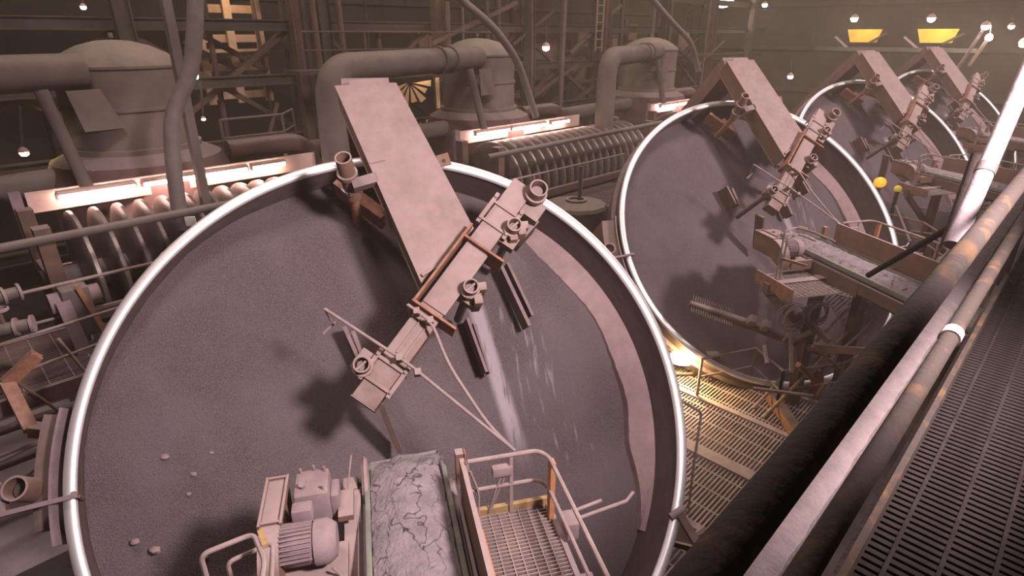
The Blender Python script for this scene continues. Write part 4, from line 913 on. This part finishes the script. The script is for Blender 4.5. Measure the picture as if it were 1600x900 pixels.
# tangle of struts and pipes beside the second and third pans
for k in (1, 2):
    for i in range(26):
        A = rnd.uniform(-3.6,-1.3); l = STEP*k + rnd.uniform(5.6,10.4); z = rnd.uniform(1.2,3.9)
        d = rnd.choice((LV*rnd.uniform(0.8,2.0), -AV*rnd.uniform(0.6,1.4), Vector((0,0,rnd.uniform(-1.5,-0.8))), (LV-AV)*rnd.uniform(0.5,1.1)+Vector((0,0,rnd.uniform(-.8,.8)))))
        strut('loose_strut', G(A,l,z), G(A,l,z)+d, rnd.uniform(0.025,0.075), rnd.choice((m_steel,m_rust,m_bg,m_dust,m_steel)), 'strut in the tangle of steel right of the %s pan' % ORD[k], 'strut', 'struts right of the %s pan' % ORD[k], i % 2 == 0)
for i in range(16):
    p = CW(1, rnd.uniform(-1.8,1.4), rnd.uniform(-5.0,-2.4), rnd.uniform(-2.6,-0.3)); d = Vector((rnd.uniform(-1.2,1.2), rnd.uniform(-1.2,1.2), rnd.uniform(-1.0,0.6)))
    strut('frame_strut', p, p+d, rnd.uniform(0.02,0.07), rnd.choice((m_steel,m_rust,m_dust,m_rail)), 'strut or pipe in the frame under the second conveyor', 'strut', 'struts under the second conveyor', i % 2 == 0)
# rails and cables at the left edge
for i, (l0, z0, l1, z1, m) in enumerate(((-1.0,4.95,1.95,5.10,m_rail),(-1.0,4.45,1.8,4.70,m_rail),(-1.0,4.0,1.6,4.3,m_steel),(0.7,5.0,1.2,3.2,m_rail),(0.1,4.6,0.9,3.0,m_steel),(-0.6,3.55,1.1,3.75,m_rail),(-0.7,3.1,0.5,3.5,m_steel))):
    strut('edge_rail', G(-10.2+0.12*i,l0,z0), G(-10.2+0.12*i,l1,z1), 0.022, m, 'thin pipe in the rails left of the nearest pan rim', 'rail', 'rails left of the nearest pan')
# far end: yellow-lit panels, lamps, beam
tag(MB().bar(G(-15.5,45.5,8.15), G(-6.5,45.5,8.15), 0.3, 0.25).build('end_beam', m_bg), 'long beam below the two yellow lit panels, upper right', 'beam')
for i, (A0, A1, t) in enumerate(((-14.2,-12.2,'left'),(-10.1,-8.0,'right'))):
    r = empty('yellow_panel', G((A0+A1)/2,47,8.3)); 
    MB().hexa([G(A0+0.3,47,8.55)-r.location,G(A1-0.1,47,8.55)-r.location,G(A1-0.1,47.15,8.55)-r.location,G(A0+0.3,47.15,8.55)-r.location,G(A0,47,9.35)-r.location,G(A1+0.1,47,9.35)-r.location,G(A1+0.1,47.15,9.35)-r.location,G(A0,47.15,9.35)-r.location]).build('sheet', m_ypan, r)
    MB().bar(G(A0-0.5,46.4,8.9)-r.location, G(A0+0.4,46.4,8.2)-r.location, 0.12, 0.12).build('strut', m_rail, r)
    MB().bar(G(A1+0.5,46.6,9.1)-r.location, G(A1-0.5,46.8,8.5)-r.location, 0.12, 0.12).build('strut', m_bg, r)
    tag(r, '%s of the two yellow sheets lit by a lamp on the end wall' % t, 'panel')
    lamp('panel_lamp', 'POINT', G((A0+A1)/2+0.2,46.4,9.95), 60, (1.0,0.72,0.25), 0.12)
def work_lamp(loc, r, label, m=m_bulb, arm=None):
    e = empty('work_lamp', loc)
    MB().sphere((0,0,0),r,12,8,(1,1,0.8)).build('bulb', m, e)
    MB().lathe([(0.02,r*1.6),(r*0.9,r*1.1),(r*1.25,r*0.3),(r*1.2,r*0.3),(r*0.8,r*1.0),(0.02,r*1.4)],14).build('shade', m_fix, e)
    a = arm or (0,0.3,1.0)
    MB().tube([(0,0,r*1.4),(a[0],a[1],a[2])],0.03,6).build('arm', m_bg, e)
    tag(e, label, 'lamp'); return e
for A, l, z, r, lb, m in ((-17.2,1.75,6.55,0.09,'small yellow lamp at the far left above the low duct',m_ybulb),(-18,5.97,7.96,0.09,'small lamp right of the left tank dome',m_bulb),(-18,20.36,8.49,0.15,'white lamp in the dark above the middle disc filter',m_bulb),
     (-14,37.7,6.73,0.15,'small lamp between the second and third girders',m_bulb),(-18,3.8,9.6,0.06,'tiny lamp at the top left corner',m_bulb),(-17.5,5.8,6.9,0.05,'tiny yellow lamp right of the left tank shell',m_ybulb)):
    work_lamp(G(A,l,z), r, lb, m)
for A, z, r, lb, m in ((-13.04,9.92,0.20,'lamp above the left yellow sheet on the end wall',m_bulb),(-8.9,9.85,0.20,'lamp above the right yellow sheet on the end wall',m_bulb),(-6.21,9.42,0.20,'upper of two lamps on the slanting end-wall poles',m_bulb),
     (-5.91,8.83,0.17,'lower of two lamps on the slanting end-wall poles',m_bulb),(-5.07,9.41,0.14,'lone lamp right of the twin pole lamps',m_bulb),(-4.3,8.55,0.22,'yellow lamp at the right border of the photograph',m_ybulb),(-22.0,11.40,0.75,'large glowing lamp cut by the top border',m_glow),(-18.9,10.89,0.16,'small lamp at the top border right of the large glow',m_bulb)):
    work_lamp(G(A,44,z), r, lb, m, arm=(0.2,0.5,1.2))
for i, (p, q) in enumerate(((G(-6.9,43.6,7.2),G(-6.25,43.9,9.3)),(G(-6.4,43.6,7.4),G(-5.95,43.9,8.75)))):
    tag(MB().bar(p, q, 0.14, 0.14).build('lamp_pole', m_rail), ('longer' if i == 0 else 'shorter')+' pale slanting pole of the twin lamps, upper right', 'pole')
# lit ladder at the top
ld = empty('ladder', G(-20,26.5,9.4)); ld.rotation_euler = (0,0,ROWANG)
for x in (0.0,0.55): MB().bar((x,0,-1.2),(x,0,2.5),0.06,0.06,(0,1,0)).build('stile', m_rail, ld)
for i in range(9): MB().bar((0,0,-1.0+0.4*i),(0.55,0,-1.0+0.4*i),0.04,0.04).build('rung', m_rail, ld)
tag(ld, 'pale ladder high in the background left of the large glow', 'ladder')

# ------------------------------------------------------------------ dust haze filling the hall
hz = MB(); hz.hexa([G(-27.8,-12.8,0.05),G(7.8,-12.8,0.05),G(7.8,49.8,0.05),G(-27.8,49.8,0.05),G(-27.8,-12.8,18.2),G(7.8,-12.8,18.2),G(7.8,49.8,18.2),G(-27.8,49.8,18.2)])
hm = bpy.data.materials.new('dust_haze'); hm.use_nodes = True; nt = hm.node_tree; nt.nodes.clear()
out = nt.nodes.new('ShaderNodeOutputMaterial'); vs_ = nt.nodes.new('ShaderNodeVolumeScatter'); vs_.inputs['Color'].default_value = (0.9,0.76,0.62,1); vs_.inputs['Density'].default_value = 0.0034; vs_.inputs['Anisotropy'].default_value = 0.35
nt.links.new(vs_.outputs[0], out.inputs['Volume'])
o = hz.build('dust_haze', hm, smooth=False); tag(o, 'thin brown dust haze hanging through the whole hall', 'haze', kind='stuff')
